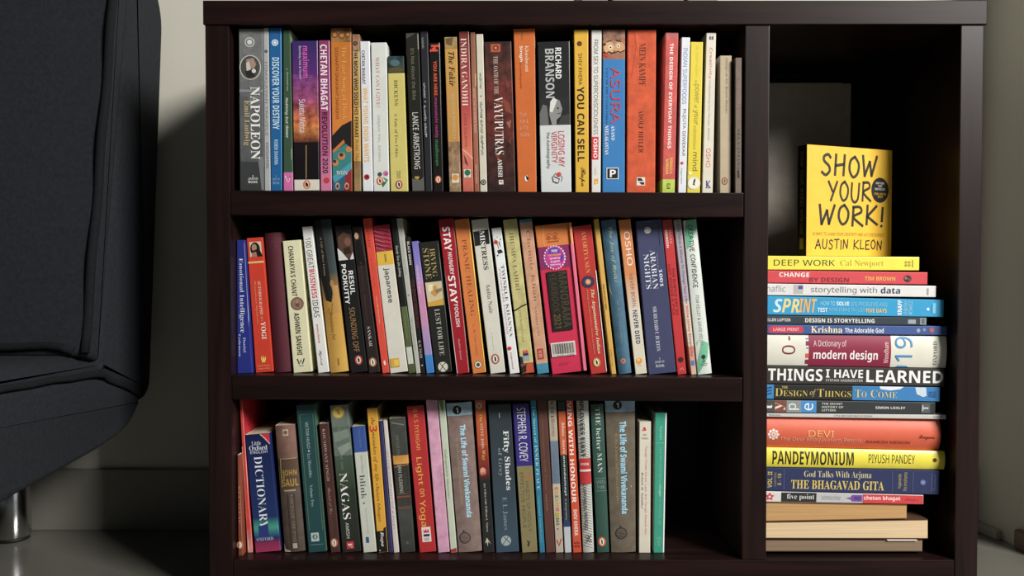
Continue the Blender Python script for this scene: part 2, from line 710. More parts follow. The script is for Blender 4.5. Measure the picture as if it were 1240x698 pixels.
def bird(a, s, r=4.0, col='d8682a'):
    """publisher's oval with a small standing bird"""
    return [('O', col, a, s, r * 1.25, .8), ('O', 'f0ece0', a, s, r * .9, .62),
            ('P', '2a2622', [(a - r * .8, s - .03), (a - r * .2, s + .07), (a + r * .7, s + .05), (a + r * .5, s - .05), (a - r * .3, s - .06)])]
# ------------------------------------------------------------------ room shell
WALL_Y = 0.30
xr = 0.777
wall = box_mesh('wall_back', -3.0, xr + 0.05, WALL_Y, WALL_Y + 0.1, 0, 2.6, M['wall'])
tag(link('wall_back', wall), kind='structure')
fl = box_mesh('floor', -3.0, 3.2, -3.4, WALL_Y, -0.08, 0.0, M['floor'])
tag(link('floor', fl), kind='structure')
tag(link('baseboard_back', box_mesh('baseboard_back', -3.0, xr, WALL_Y - 0.011, WALL_Y, 0.0, 0.102, M['skirt'], 0.002)), kind='structure')
# the right-hand wall meets the back wall beside the bookcase and opens towards the room
d = Vector((0.02, -0.101, 0)).normalized()
nrm = Vector((-d.y, d.x, 0)) * -1          # pointing away from the room


def slab(name, p0, length, z0, z1, thick, off, mat, bevel=0.0):
    bm = bmesh.new()
    a = Vector(p0)
    q = [a + nrm * off, a + d * length + nrm * off, a + d * length + nrm * (off + thick), a + nrm * (off + thick)]
    lo = [bm.verts.new((v.x, v.y, z0)) for v in q]
    hi = [bm.verts.new((v.x, v.y, z1)) for v in q]
    bm.faces.new(lo)
    bm.faces.new(hi[::-1])
    for i in range(4):
        bm.faces.new((lo[i], lo[(i + 1) % 4], hi[(i + 1) % 4], hi[i]))
    bmesh.ops.recalc_face_normals(bm, faces=list(bm.faces))
    if bevel:
        bmesh.ops.bevel(bm, geom=list(bm.edges), offset=bevel, segments=2, affect='EDGES')
    me = bpy.data.meshes.new(name)
    bm.to_mesh(me)
    bm.free()
    me.materials.append(mat)
    return tag(link(name, me), kind='structure')


nrm = Vector((-d.y, d.x, 0))
if nrm.x < 0:
    nrm = -nrm
slab('wall_right', (xr, WALL_Y, 0), 0.17, 0, 2.6, 0.08, 0.0, M['wall'])
slab('baseboard_right', (xr, WALL_Y - 0.002, 0), 0.06, 0, 0.016, 0.010, -0.0095, M['strip'], 0.002)
slab('trim_1', Vector((xr, WALL_Y, 0)) + d * 0.096, 0.06, 0, 0.03, 0.012, -0.0115, M['jamb'], 0.002)

# ------------------------------------------------------------------ bookcase
XL0, XL1 = P(250.6, 330).x, P(279.2, 330).x
XD0, XD1 = P(900.6, 330).x, P(930.2, 330).x
XR0, XR1 = P(1160.2, 330).x, P(1188.0, 330).x
DEPTH = 0.28
Zt = lambda px, py: P(px, py).z
TOP0, TOP1 = Zt(620, 1.0), Zt(620, 30.2)
BOARDS = {1: (230.6, 260.4, 233.6, 263.2), 2: (454.8, 484.0, 457.6, 486.8), 3: (677.6, 707.5, 679.6, 709.5)}
case = empty('bookcase', ((XL0 + XR1) / 2, 0.0, 0.0))
tag(case, 'low dark mahogany bookcase with three open shelves and a tall right-hand bay', 'bookcase')
base0 = case.location.copy()


def part(name, me, parent=case):
    o = link(name, me, parent)
    o.location = -base0
    return o


part('top_board', box_mesh('top_board', XL0 - 0.002, XR1 + 0.003, -0.002, DEPTH, TOP1, TOP0, M['wood_x'], 0.0012))
part('side_panel', box_mesh('side_panel', XL0, XL1, 0, DEPTH, 0.0, TOP1 - 0.0006, M['wood_z'], 0.0012))
part('side_panel', box_mesh('side_panel', XR0, XR1, 0, DEPTH, 0.0, TOP1 - 0.0006, M['wood_z'], 0.0012))
ZB = Zt(620, 678.6)
part('divider', box_mesh('divider', XD0, XD1, 0.0, DEPTH - 0.012, ZB + 0.0004, TOP1 - 0.0006, M['wood_z'], 0.0012))
for r_ in (1, 2):
    a, b_, c_, e_ = BOARDS[r_]
    part('shelf_board', box_mesh('shelf_board', XL1 + 0.0004, XD0 - 0.0008, 0.0, DEPTH - 0.012, Zt(285, b_), Zt(285, a), M['wood_x'], 0.0012,
                                 zr=(Zt(897, e_), Zt(897, c_))))
part('bottom_board', box_mesh('bottom_board', XL1 + 0.0004, XR0 - 0.0004, 0.0, DEPTH - 0.012, ZB - 0.032, ZB, M['wood_x'], 0.0012))
part('back_panel', box_mesh('back_panel', XL1, XR0, DEPTH - 0.011, DEPTH - 0.003, 0.03, TOP1, M['back']))


def shelf_z(row, x):
    if row == 3:
        return ZB
    a, b_, c_, e_ = BOARDS[row]
    z0, z1 = Zt(285, a), Zt(897, c_)
    t = (x - XL1) / (XD0 - XL1)
    return z0 + (z1 - z0) * t


def board_under(row, x):
    if row == 1:
        return TOP1
    a, b_, c_, e_ = BOARDS[row - 1]
    z0, z1 = Zt(285, b_), Zt(897, e_)
    t = (x - XL1) / (XD0 - XL1)
    return z0 + (z1 - z0) * t


# ------------------------------------------------------------------ sofa
SX0, SX1 = -1.75, -0.563
sofa = empty('sofa', ((SX0 + SX1) / 2, 0.0, 0.0))
tag(sofa, 'black fabric sofa with piped cushions and round chrome legs left of the bookcase', 'sofa')
sbase = sofa.location.copy()


def spart(name, me, parent=sofa):
    o = link(name, me, parent)
    o.location = -sbase
    return o


def extruded(name, prof, x0, x1, mat, bevel=0.02, seg=4, puff=0.0):
    """a Y-Z outline drawn out along X with rounded ends"""
    bm = bmesh.new()
    A = [bm.verts.new((x0, y, z)) for y, z in prof]
    B = [bm.verts.new((x1, y, z)) for y, z in prof]
    n = len(prof)
    f0 = bm.faces.new(A)
    f1 = bm.faces.new(B[::-1])
    for i in range(n):
        bm.faces.new((A[i], B[i], B[(i + 1) % n], A[(i + 1) % n]))
    bmesh.ops.recalc_face_normals(bm, faces=list(bm.faces))
    if bevel:
        es = [e for e in bm.edges if len(e.link_faces) == 2 and (abs(e.verts[0].co.x - e.verts[1].co.x) < 1e-6)]
        bmesh.ops.bevel(bm, geom=es, offset=bevel, segments=seg, affect='EDGES', profile=0.5)
    for f in bm.faces:
        f.smooth = True
    me = bpy.data.meshes.new(name)
    bm.to_mesh(me)
    bm.free()
    me.materials.append(mat)
    return me


def rounded(pts, r, k=5):
    """round the corners of an outline"""
    out = []
    n = len(pts)
    for i in range(n):
        p = Vector(pts[i])
        a = (Vector(pts[i - 1]) - p)
        c = (Vector(pts[(i + 1) % n]) - p)
        rr = r[i] if isinstance(r, (list, tuple)) else r
        rr = min(rr, a.length * 0.49, c.length * 0.49)
        if rr < 1e-5:
            out.append(tuple(p))
            continue
        s, e = p + a.normalized() * rr, p + c.normalized() * rr
        for j in range(k + 1):
            t = j / k
            out.append(tuple((1 - t) ** 2 * s + 2 * t * (1 - t) * p + t * t * e))
    return out


# seat: long side face whose underside drops towards the front, rear end rounded up
seat = rounded([(-0.60, 0.150), (-0.17, 0.176), (0.06, 0.190), (0.135, 0.203), (0.172, 0.235), (0.157, 0.252), (0.05, 0.290), (-0.17, 0.302), (-0.60, 0.310)],
               [0.06, 0.1, 0.08, 0.03, 0.02, 0.01, 0.05, 0.1, 0.06])
spart('seat', extruded('seat', seat, SX0, SX1, M['fabric'], 0.010))
top_c = rounded([(-0.59, 0.29), (0.10, 0.268), (0.09, 0.318), (-0.20, 0.330), (-0.59, 0.334)], 0.02)
spart('seat_cushion', extruded('seat_cushion', top_c, SX0 + 0.004, SX1 - 0.004, M['fabric'], 0.035, 6))
# back rest body, then the boxed front cushion in front of it
body = rounded([(0.040, 0.292), (0.150, 0.246), (0.188, 0.230), (0.212, 0.25), (0.272, 0.845), (0.238, 0.900), (0.155, 0.93)], [0.01, 0.03, 0.02, 0.03, 0.03, 0.03, 0.02])
spart('backrest', extruded('backrest', body, SX0, SX1, M['fabric'], 0.018))
cush = rounded([(0.010, 0.322), (0.050, 0.308), (0.165, 0.925), (0.124, 0.935)], 0.008)
spart('back_cushion', extruded('back_cushion', cush, SX0, SX1 - 0.002, M['fabric'], 0.008))
pts = [(SX1 - 0.004, 0.013 + 0.108 * t + 0.002 * math.sin(t * 23), 0.325 + 0.60 * t) for t in [i / 24 for i in range(25)]]
spart('piping', tube_mesh('piping', pts, 0.0062, M['seam']))
pts = [(SX1 - 0.016 - 0.8 * t, 0.009, 0.328 + 0.006 * min(1, t * 30) + 0.0012 * math.sin(t * 40)) for t in [i / 48 for i in range(49)]]
spart('piping', tube_mesh('piping', pts, 0.0055, M['seam']))
pts = [(SX1 + 0.0005, y, z + 0.001 * math.sin(y * 60)) for y, z in smooth([(-0.55, 0.309), (-0.17, 0.303), (0.03, 0.293), (0.07, 0.282), (0.12, 0.264), (0.155, 0.249)], 5)]
spart('piping', tube_mesh('piping', pts, 0.004, M['seam']))
spart('frame', box_mesh('frame', SX0 + 0.2, -0.77, -0.54, 0.275, 0.165, 0.198, M['rubber'], 0.004))


def lathe(name, prof, mat, n=28):
    bm = bmesh.new()
    rings = [[bm.verts.new((r * math.cos(k * 2 * PI / n), r * math.sin(k * 2 * PI / n), z)) for k in range(n)] for r, z in prof]
    for A, B in zip(rings, rings[1:]):
        for k in range(n):
            f = bm.faces.new((A[k], A[(k + 1) % n], B[(k + 1) % n], B[k]))
            f.smooth = True
    bm.faces.new(rings[0][::-1])
    bm.faces.new(rings[-1])
    me = bpy.data.meshes.new(name)
    bm.to_mesh(me)
    bm.free()
    me.materials.append(mat)
    return me


leg_me = lathe('leg', [(0.0265, 0.006), (0.0275, 0.008), (0.0275, 0.168)], M['chrome'])
glide_me = lathe('glide', [(0.023, 0.0), (0.025, 0.001), (0.025, 0.0062)], M['rubber'])
for lx, ly in ((-0.807, 0.245), (-1.5, 0.245), (-0.807, -0.5), (-1.5, -0.5)):
    lg = link('leg', leg_me, sofa)
    lg.location = Vector((lx, ly, 0)) - sbase
    gl = link('glide', glide_me, lg)


# ------------------------------------------------------------------ things on and in the bookcase besides books
for (x0, x1, lab, hh, tone) in ((703, 737, 'narrow grey box, leftmost of three on the bookcase top', 0.11, 0),
                                (741, 829, 'wide grey box, middle of three on the bookcase top', 0.12, 1),
                                (832, 871, 'small grey box, rightmost of three on the bookcase top', 0.09, 2)):
    a, b_ = P(x0, 2, 0.03).x, P(x1, 2, 0.03).x
    bxr = empty('storage_box', ((a + b_) / 2, 0.03, TOP0))
    tag(bxr, lab, 'box', 'grey boxes on the bookcase top')
    w = (b_ - a) / 2
    link('body', box_mesh('body', -w + 0.001, w - 0.001, 0.001, 0.14, 0.0002, hh - 0.02, M['greybox'], 0.002), bxr)
    link('lid', box_mesh('lid', -w, w, 0.0, 0.141, hh - 0.022, hh, M['greybox'], 0.002), bxr)
# the tall grey board with a grooved edge at the back of the right bay
ybk = 0.235
x1 = P(1031, 200, ybk).x
x0 = XD1 + 0.002
zt = P(980, 100.5, ybk).z
gb = empty('grey_board', ((x0 + x1) / 2, ybk, ZB + 0.0003))
tag(gb, 'tall plain grey board standing at the back of the right bay', 'board')
w = (x1 - x0) / 2
link('panel', box_mesh('panel', -w, w - 0.0165, 0.0, 0.02, 0, zt - ZB, M['greyboard'], 0.001), gb)
link('edge_strip', box_mesh('edge_strip', w - 0.0160, w, 0.003, 0.02, 0, zt - ZB, M['greyboard'], 0.0015), gb)
# ------------------------------------------------------------------ top shelf, left to right
book(1, (288.8, 318.4, 35, 290.4, 320, 230.5), '6d7071', 'thick grey hardback with an oval rider picture, first on the left of the top shelf',
     [('O', 'b9bab6', 51, .45, 6), ('O', '6d7071', 51, .45, 4.4), ('O', 'd4d4d0', 51, .45, 3),
      ('O', 'c8c6be', 81.6, .47, 15, .86), ('O', '4e4a46', 81.6, .47, 14, .83), ('P', 'a48878', [(72, .3), (70, .6), (78, .72), (84, .6), (80, .35)]),
      ('P', 'c9c4ba', [(76, .3), (74, .42), (84, .5), (86, .32)]), ('P', '2a2826', [(86, .25), (84, .75), (93, .62), (94, .35)]), ('O', 'd8d6d0', 86, .62, 2.5),
      ('U', 'S', 'JAICO', 'b0b0ac', 39, 41.5, .38, .56),
      ('P', '3a3d3e', [(170, 0), (196, .05), (196, .75), (230, .9), (230, 0)]), ('P', '767a7b', [(190, .76), (190, .98), (230, .98), (230, .9)]),
      ('P', '84888a', [(108, .02), (109, .98), (112, .98), (112, .02)]), ('P', '585b5c', [(116, .0), (117, .4), (135, .4), (140, 0)]),
      ('T', 'T', 'NAPOLEON', 'f2f1ec', 105, 193, .47, .86), ('T', 'T', 'Emil Ludwig', 'c2ad78', 121.5, 176.5, .16, .43),
      ('U', 'B', 'A', 'dcdcd8', 212, 214.5, .52, .58), ('U', 'B', 'JAICO', 'dcdcd8', 215.3, 218.2, .35, .75), ('U', 'B', 'BOOK', 'dcdcd8', 219, 222, .36, .74)],
     bands=[(35, 120, '7a7c7c', '686b6c', 'worn'), (120, 231, '686b6c', '4d5051', 'worn')], hard=True, W=.15)
book(1, (318.6, 325.2, 34, 320.2, 327.8, 230.5), 'aeb1b2', 'very thin pale grey paperback beside the thick grey hardback on the top shelf',
     [('O', '5a5d66', 62, .5, 2), ('T', 'S', 'HIMALAYAN TRAVELS', '70747a', 75, 164, .25, .7), ('T', 'S', 'ENCOUNTERS', '4c5450', 173, 204, .3, .75)], W=.13)
book(1, (325.6, 341, 33.5, 328.2, 341.6, 230.5), '1a629e', 'royal blue paperback with condensed pale blue capitals on the top shelf',
     [('U', 'S', 'JAICO', '6f6ab8', 41, 43.5, .3, .65), ('O', 'cfe0ea', 51.5, .47, 4), ('O', '6aa0c8', 51.5, .47, 2.6), ('O', 'e4eef2', 51.5, .47, 1.6),
      ('R', '5f9fd0', 34, 230, .93, .98),
      ('T', 'B', 'DISCOVER YOUR DESTINY', 'c4e2f2', 69.5, 156.5, .22, .8), ('T', 'B', 'ROBIN SHARMA', 'a9cfe6', 169, 199.5, .33, .66),
      ('U', 'S', 'A', '9cc4dc', 212, 214.5, .42, .52), ('U', 'S', 'JAICO', '9cc4dc', 215.5, 218.5, .15, .8), ('U', 'S', 'BOOK', '9cc4dc', 220, 223, .18, .78)], mat='gloss')
book(1, (342.5, 351.4, 36, 343, 355, 230.5), '35533a', 'slim dark green paperback with a pink foot band on the top shelf',
     [('T', 'I', 'Nothing but Water', 'e8efe4', 118, 167, .2, .62), ('T', 'I', 'J. Ravindran', 'c6cfc0', 82, 109.5, .42, .66),
      ('R', 'b9c8b4', 180, 193, .9, .99), ('L', 'f6e8f0', .9, [(213, .2), (221, .5), (213.5, .8), (216, .65)])],
     bands=[(208.5, 231, 'd46aa6')], sideR='76917a', W=.14)
book(1, (352.8, 384.7, 49.3, 356.3, 387, 230.5), '2a2036', 'thick purple and black paperback with a cloudy sunset picture on the top shelf',
     [('T', 'B', 'maximum', 'd85ab2', 55.5, 94, .42, .66), ('T', 'S', 'Bombay lost & found', 'd8cfe0', 55.5, 95, .25, .37),
      ('L', 'a0448c', 1.6, [(100, .5), (104, .7), (108, .45), (112, .72), (117, .4)]), ('T', 'S', 'Suketu Mehta', 'e6dfe6', 120, 160, .25, .5),
      ('L', 'b49a5a', .8, [(176, .5), (216, .48)]), ('R', 'd8d2c4', 217.5, 230.5, .0, 1)] + bird(223.5, .5, 4.4),
     bands=[(49, 90, '3c2a6a', '5a2f78'), (90, 125, '6a3478', 'a04a6e', 'picture'), (125, 150, '8a3a50', 'd0703a', 'picture'),
            (150, 172, 'd8823c', '5a2a20', 'picture'), (172, 217, '1c1418', '161216')], W=.128, mat='gloss')
book(1, (385.4, 399, 49, 388, 402, 231), 'b04a7a', 'magenta paperback with white author capitals above dark title on the top shelf',
     [('T', 'B', 'CHETAN BHAGAT', 'f2e6ee', 54, 133.7, .15, .76), ('T', 'B', 'REVOLUTION 2020', '43101f', 136, 210, .22, .7),
      ('O', 'c83038', 218.7, .55, 3.6), ('R', 'd8a6c0', 50, 230, .95, 1)],
     bands=[(49, 130, '8a3264', '9c4072'), (130, 190, '9c4072', 'b86088'), (190, 231, 'c06a92', 'd07a9c')])
book(1, (400, 425.3, 34, 402.8, 426.3, 231), 'd47a22', 'orange paperback with peacock feather eyes at its foot on the top shelf',
     [('O', '7a4a20', 42, .2, 4), ('O', 'b8803c', 42, .2, 2.4), ('O', '7a4a20', 43, .55, 4), ('O', 'b8803c', 43, .55, 2.4), ('O', '7a4a20', 42, .85, 3.5), ('O', 'b8803c', 42, .85, 2),
      ('T', 'R', 'The Last Song of Dusk', 'e4a856', 56, 145, .47, .76), ('T', 'S', 'SIDDHARTH DHANVANT SHANGHVI', '9c5518', 57, 144, .22, .37),
      ('P', '1f1a1c', [(165, 0), (152, .5), (146, 1), (180, 1), (182, 0)]),
      ('P', 'c8702a', [(182, .02), (169, .6), (173, .66), (186, .04)]),
      ('P', '2f7f7c', [(186, 0), (174, .7), (180, 1), (212, 1), (218, 0)]), ('P', '3f9aae', [(214, 0), (196, 1), (206, 1), (222, .1)]), ('P', '285c78', [(216, 0), (222, .1), (206, 1), (231, 1), (231, 0)]),
      ('P', '8c2430', [(204, 1), (212, .7), (231, .55), (231, 1)]),
      ('O', 'c87f3a', 189, .48, 4.6), ('O', '26344e', 187.5, .47, 2.4), ('O', 'c87f3a', 197, .15, 4), ('O', '26344e', 195.5, .12, 2.2), ('O', 'c87f3a', 181, .85, 3.6),
      ('O', 'd0a070', 225.5, .26, 4.2, .62), ('O', '2a4a5a', 225.8, .26, 2.6, .6), ('O', 'd0a070', 225.5, .74, 4.2, .62), ('O', '6a2a26', 225.8, .74, 2.6, .6),
      ('U', 'T', 'WON', 'd8d4cc', 207, 212, .2, .78)],
     bands=[(34, 51, '8a5a30', '9c6a34', 'picture'), (51, 160, 'c8741c', 'd87e26')], mat='gloss', W=.14)
book(1, (426, 435.4, 41.4, 428.4, 437.3, 231), 'b08c50', 'narrow tan and gold paperback with black title capitals on the top shelf',
     [('O', '2a2420', 52.5, .45, 2.6), ('O', '8a6a48', 52.5, .45, 1.2), ('T', 'B', 'THE MONK WHO SOLD HIS FERRARI', '1e1812', 60, 166, .22, .72),
      ('T', 'E', 'Robin Sharma', '8a6428', 168, 204, .3, .75)],
     bands=[(41, 62, '9a6a50', 'a8805c', 'worn'), (62, 130, 'c0a068', 'b8924c'), (130, 195, 'd0a850', 'c89a44'), (195, 231, '8a6a3c', 'a08458', 'worn')])
book(1, (435.6, 447.6, 50, 439.2, 452, 231), 'dfe1e6', 'slim white paperback with blue author name and amber title on the top shelf',
     [('T', 'B', 'CHETAN BHAGAT', '2c3854', 61, 101.7, .16, .48), ('T', 'B', 'WHAT YOUNG INDIA WANTS', 'e6b04a', 106, 196, .22, .7), ('O', 'b0202c', 214.4, .42, 3.4), ('O', '501018', 214, .42, 1.5)], mat='gloss')
book(1, (448.8, 468, 51.5, 452.3, 471.6, 231), 'd6dad4', 'pale grey paperback with faint red title and pink flower on the top shelf',
     [('T', 'R', 'WHAT CAN I GIVE?', 'c4686a', 68.8, 129.7, .28, .52), ('T', 'S', 'SRIJAN PAL SINGH', 'a0a6a2', 139, 195, .32, .5),
      ('O', 'd070a0', 210, .8, 3.2), ('O', 'b04a86', 211, .84, 1.8), ('O', '3a4a42', 211, .42, 2.6), ('P', '4a8a52', [(214, .6), (218, .95), (224, .7), (219, .8)]), ('P', '2a6a3e', [(219, .5), (221, .85), (227, .6)])]
     + bird(219, .42, 4), sideR='d8dcd8')
book(1, (469, 489, 68, 472.8, 494.3, 231), 'cfc164', 'mustard yellow paperback capped by a dark painted band on the top shelf',
     [('O', '4a6a70', 76, .45, 4, 1.4), ('P', '5a4a2c', [(83, .05), (81, .5), (83, .95), (87, .95), (87, .05)]), ('T', 'R', 'DICKENS', '3a3420', 96.8, 127.7, .36, .58),
      ('T', 'R', 'A Tale of Two Cities', '4a4228', 137, 190, .34, .5), ('T', 'S', 'PENGUIN', '5a5030', 207, 216, .52, .6), ('T', 'S', 'CLASSICS', '5a5030', 207, 216, .4, .48)] + bird(223.5, .5, 4.2, 'a8402a'),
     bands=[(68, 88.5, '2c4248', '3a4238', 'picture')])
book(1, (490.6, 507, 39.5, 499.2, 514.4, 231), '26251f', 'black leaning paperback with white author capitals and small yellow logo on the top shelf',
     [('P', '4a4a44', [(40, .0), (47, .0), (40, .8)]), ('T', 'S', "It's Not About the Bike", '76765e', 58, 120.5, .34, .62), ('T', 'S', 'LANCE ARMSTRONG', 'd8d8d0', 136, 204.5, .26, .72),
      ('R', 'b8982c', 213.5, 216, .25, .6), ('R', 'b8982c', 213.5, 220, .4, .5), ('R', '8a8a80', 41, 60, .9, .97), ('P', '5a5a56', [(216, .02), (231, .02), (231, .98), (214, .98), (218, .7)])], mat='gloss')
book(1, (508.4, 518, 37.5, 515, 523.6, 231), '2a2b2f', 'thin charcoal paperback with small white regional lettering on the top shelf',
     [('T', 'B', 'ಬದುಕು', 'a0a0a0', 45, 58, .2, .5), ('T', 'B', 'ಜೀವನದ', 'c4c4c4', 100, 118, .2, .5), ('O', 'c4c4c4', 122.5, .4, .8), ('T', 'B', 'ಒಂದು ದಾರಿ', 'd4d4d4', 127, 165.5, .2, .5),
      ('R', '6a6c70', 40, 230, .93, .99)], mat='gloss')
book(1, (519.2, 532.8, 52, 524.9, 536.8, 231.5), '1b1716', 'black paperback with orange arrows and red purple and green title on the top shelf',
     [('P', 'd84a2c', [(56, .62), (59, .2), (62, .62), (60.2, .62), (60.2, .62)]), ('R', 'd84a2c', 54.5, 57, .2, .85), ('P', 'd84a2c', [(52.8, .85), (55.7, .99), (58.6, .85)]), ('R', 'd84a2c', 60, 62.5, .1, .8), ('P', 'd84a2c', [(59, .15), (61.2, .0), (63.6, .15)]),
      ('T', 'B', 'YOU ARE HERE,', 'e2582c', 74, 117, .3, .66), ('T', 'B', 'meenakshi reddy', 'a83478', 118, 167, .28, .66), ('T', 'B', 'madhavan', '2a7a46', 169, 200.5, .32, .66)] + bird(217.5, .52, 3.6), mat='gloss', sideR='3a3a36')
book(1, (537.6, 553.2, 45.5, 544, 558.4, 232), 'b88a48', 'ochre paperback with a brushy black title and sun square on the top shelf',
     [('P', '6a5030', [(47, .1), (46, .7), (56, .6), (54, .15)]), ('T', 'F', 'The Fakir', '241c14', 63, 105, .3, .78), ('T', 'S', 'RUZBEH N BHARUCHA', 'd8b484', 114, 169, .42, .7),
      ('R', 'd8d0b8', 211, 222, .26, .86), ('O', 'd88a2c', 215.5, .55, 3.6), ('T', 'M', 'om om om om om', 'c8a878', 180, 208, .3, .45)],
     bands=[(45, 60, 'a8905c', 'a88040', 'worn'), (60, 172, 'c8983f', 'c08a3a'), (172, 232, '8a6a4c', '9c8060', 'picture')])
book(1, (555.4, 568, 39, 560.2, 573.7, 232.5), '9c4038', 'dark red to coral paperback with cream serif author capitals on the top shelf',
     [('T', 'R', 'INDIRA GANDHI', 'f0dcc8', 47, 129, .16, .72), ('T', 'R', 'INDER MALHOTRA', '9c3a2c', 138, 182, .3, .55), ('L', 'f0b098', 1.2, [(182, .05), (186, .5), (193, .98)]),
      ('P', '5a2430', [(188, .2), (194, .4), (202, .58), (198, .3)]), ('R', 'd0d4c4', 206, 216, .15, .8), ('O', '2c6a4c', 210, .48, 3.6), ('R', '4a3a2c', 213, 215.5, .44, .52)],
     bands=[(39, 60, '74302c', '863a38'), (60, 130, '8c3c3c', 'b04a48'), (130, 180, 'b84848', 'd8725a'), (180, 233, 'd87a60', 'c4604a', 'worn')], mat='gloss')
book(1, (569, 575.3, 40, 574.3, 580.6, 232.5), 'a26648', 'very thin russet paperback with tiny pale lettering on the top shelf',
     [('R', 'd8b070', 90, 105, .8, .95), ('T', 'S', 'AFTER THE SUMMER RAIN', 'dcc0a4', 107, 161, .3, .7), ('T', 'S', 'VINITA RAO', 'dcc0a4', 200, 223, .3, .7)],
     bands=[(40, 110, '8a5a40', 'a06a48'), (110, 233, 'a8684a', '9a5a40')])
book(1, (576, 585, 42, 581.2, 590.2, 232.5), 'd0c9b6', 'cream paperback with small black regional script down the spine on the top shelf',
     [('T', 'B', 'ಕಥೆಗಳ', '3a352c', 89, 108, .3, .66), ('O', '3a352c', 117, .48, .9), ('T', 'B', 'ಸಂಗ್ರಹ ಕನ್ನಡ ಸಾಹಿತ್ಯ', '2a261e', 124, 188.7, .3, .68),
      ('O', '3a3a3a', 221.5, .5, 3.4), ('O', 'b0a898', 221.5, .5, 2.2), ('O', '3a3a3a', 221.5, .5, 1.2)])
book(1, (586.2, 619.2, 52, 590.8, 624.8, 233), '46231d', 'thick smoky dark red paperback with a tall white title on the top shelf',
     [('R', 'b04e2c', 54.6, 64.5, .23, .6), ('O', '4a1c14', 59.5, .42, 3), ('O', 'd88a50', 59.5, .42, 1.6),
      ('P', '843c2a', [(120, .6), (126, .85), (140, .95), (136, .7)]), ('P', '9c5a44', [(150, .72), (147, .92), (158, .85)]), ('P', '7a3526', [(95, .7), (105, .9), (110, .8)]), ('P', '7a3526', [(190, .3), (185, .42), (200, .46)]), ('P', '6a2c22', [(172, .75), (166, .9), (178, .88)]),
      ('T', 'R', 'THE OATH OF THE', 'd0bcae', 69.4, 115.6, .32, .48), ('T', 'R', 'VAYUPUTRAS', 'f0e8e0', 119, 188.7, .3, .62), ('T', 'T', 'AMISH', 'f0e8e0', 194, 216, .38, .54),
      ('R', 'e8e0d8', 219.5, 224.8, .4, .56), ('T', 'T', 'F', '401c16', 220, 224.2, .43, .53)],
     bands=[(52, 100, '3a201c', '5a2a22', 'picture'), (100, 170, '66281e', '5a241c', 'picture'), (170, 234, '4a221c', '301a18', 'picture')], mat='gloss')
book(1, (621.4, 647.6, 36.4, 627, 649.8, 233.5), 'd2681e', 'bright orange hardback with small white author lettering on the top shelf',
     [('R', 'a8641c', 40, 50, .36, .44), ('T', 'R', 'Khushwant', 'f0d8c0', 57, 88.5, .52, .7), ('T', 'B', 'Singh', 'f4e6d8', 57, 76, .24, .42), ('T', 'E', 'an autobiography', '8a4014', 77, 109, .24, .36),
      ('U', 'S', 'Truth,', 'eeaa80', 137, 143, .2, .58), ('U', 'S', 'love &', 'eeaa80', 145, 150.5, .2, .62), ('U', 'S', 'a little', 'eeaa80', 153, 158.5, .2, .6), ('U', 'S', 'malice', 'eeaa80', 161.5, 167, .2, .66),
      ('O', 'f4f0e6', 217.5, .48, 3.6, .62), ('P', '1c1814', [(213.6, .44), (216.5, .6), (220.5, .56), (219, .48), (216, .45)])],
     hard=True, edge='eee4c8', sideR='f0e8d0', W=.12, dy=.001, yaw=-2.6)
book(1, (650.9, 690, 52.5, 655.2, 692, 234), 'd2d6d6', 'thick black over white paperback with a portrait photo mid-spine on the top shelf',
     [('P', '6a6a6a', [(140, .0), (128, .12), (130, .25), (153, .3), (153, .0)]), ('P', '8c8c8a', [(126, .38), (121, .5), (124, .66), (134, .74), (143, .68), (147, .55), (153, .55), (153, .4), (140, .32)]),
      ('P', 'd8d8d4', [(125, .36), (120, .46), (123, .58), (129, .52), (138, .42), (137, .33)]), ('O', '3a3a3a', 133, .6, 1.2), ('L', '4a4a4a', 1, [(140, .58), (139, .68)]), ('P', '3a3a3a', [(143, .7), (140, .95), (153, .98), (153, .6)]),
      ('T', 'B', 'RICHARD', 'f0f0ee', 60, 97.4, .54, .73), ('T', 'B', 'BRANSON', 'b4b6b6', 61, 120.5, .22, .5),
      ('T', 'S', 'LOSING MY', 'd0283c', 161, 204, .6, .8), ('T', 'S', 'VIRGINITY', 'd0283c', 161, 199, .38, .56), ('T', 'S', 'The Autobiography', '2c2c30', 161.5, 206, .2, .32),
      ('O', 'd83038', 213.5, .6, 2.8), ('L', '303030', .9, [(212, .5), (217, .38), (222, .42), (224, .52)]), ('L', '303030', .8, [(216, .45), (219, .62), (224, .58), (222, .4)]), ('L', '8a8a8a', .7, [(213, .62), (217, .72), (222, .68)])],
     bands=[(52, 120, '262628', '2c2c2e'), (120, 153.4, '303032', '2a2a2c')], mat='gloss', sideR='55585c', yaw=-2.4)
book(1, (694.8, 712.5, 38.2, 696.8, 713.1, 234.5), 'e2b01e', 'yellow paperback with heavy black capitals and a red cover edge on the top shelf',
     [('O', '3a2c14', 55, .38, 3), ('O', '8a2c1c', 55, .38, 1.4), ('T', 'S', 'SHIV KHERA', '2c2410', 66.8, 105, .3, .56), ('T', 'B', 'YOU CAN SELL', '221a0a', 107, 198, .18, .7), ('T', 'C', 'Rupa', '2c2410', 205, 228, .3, .76)], mat='gloss', sideR='d83a34', yaw=-1.4)
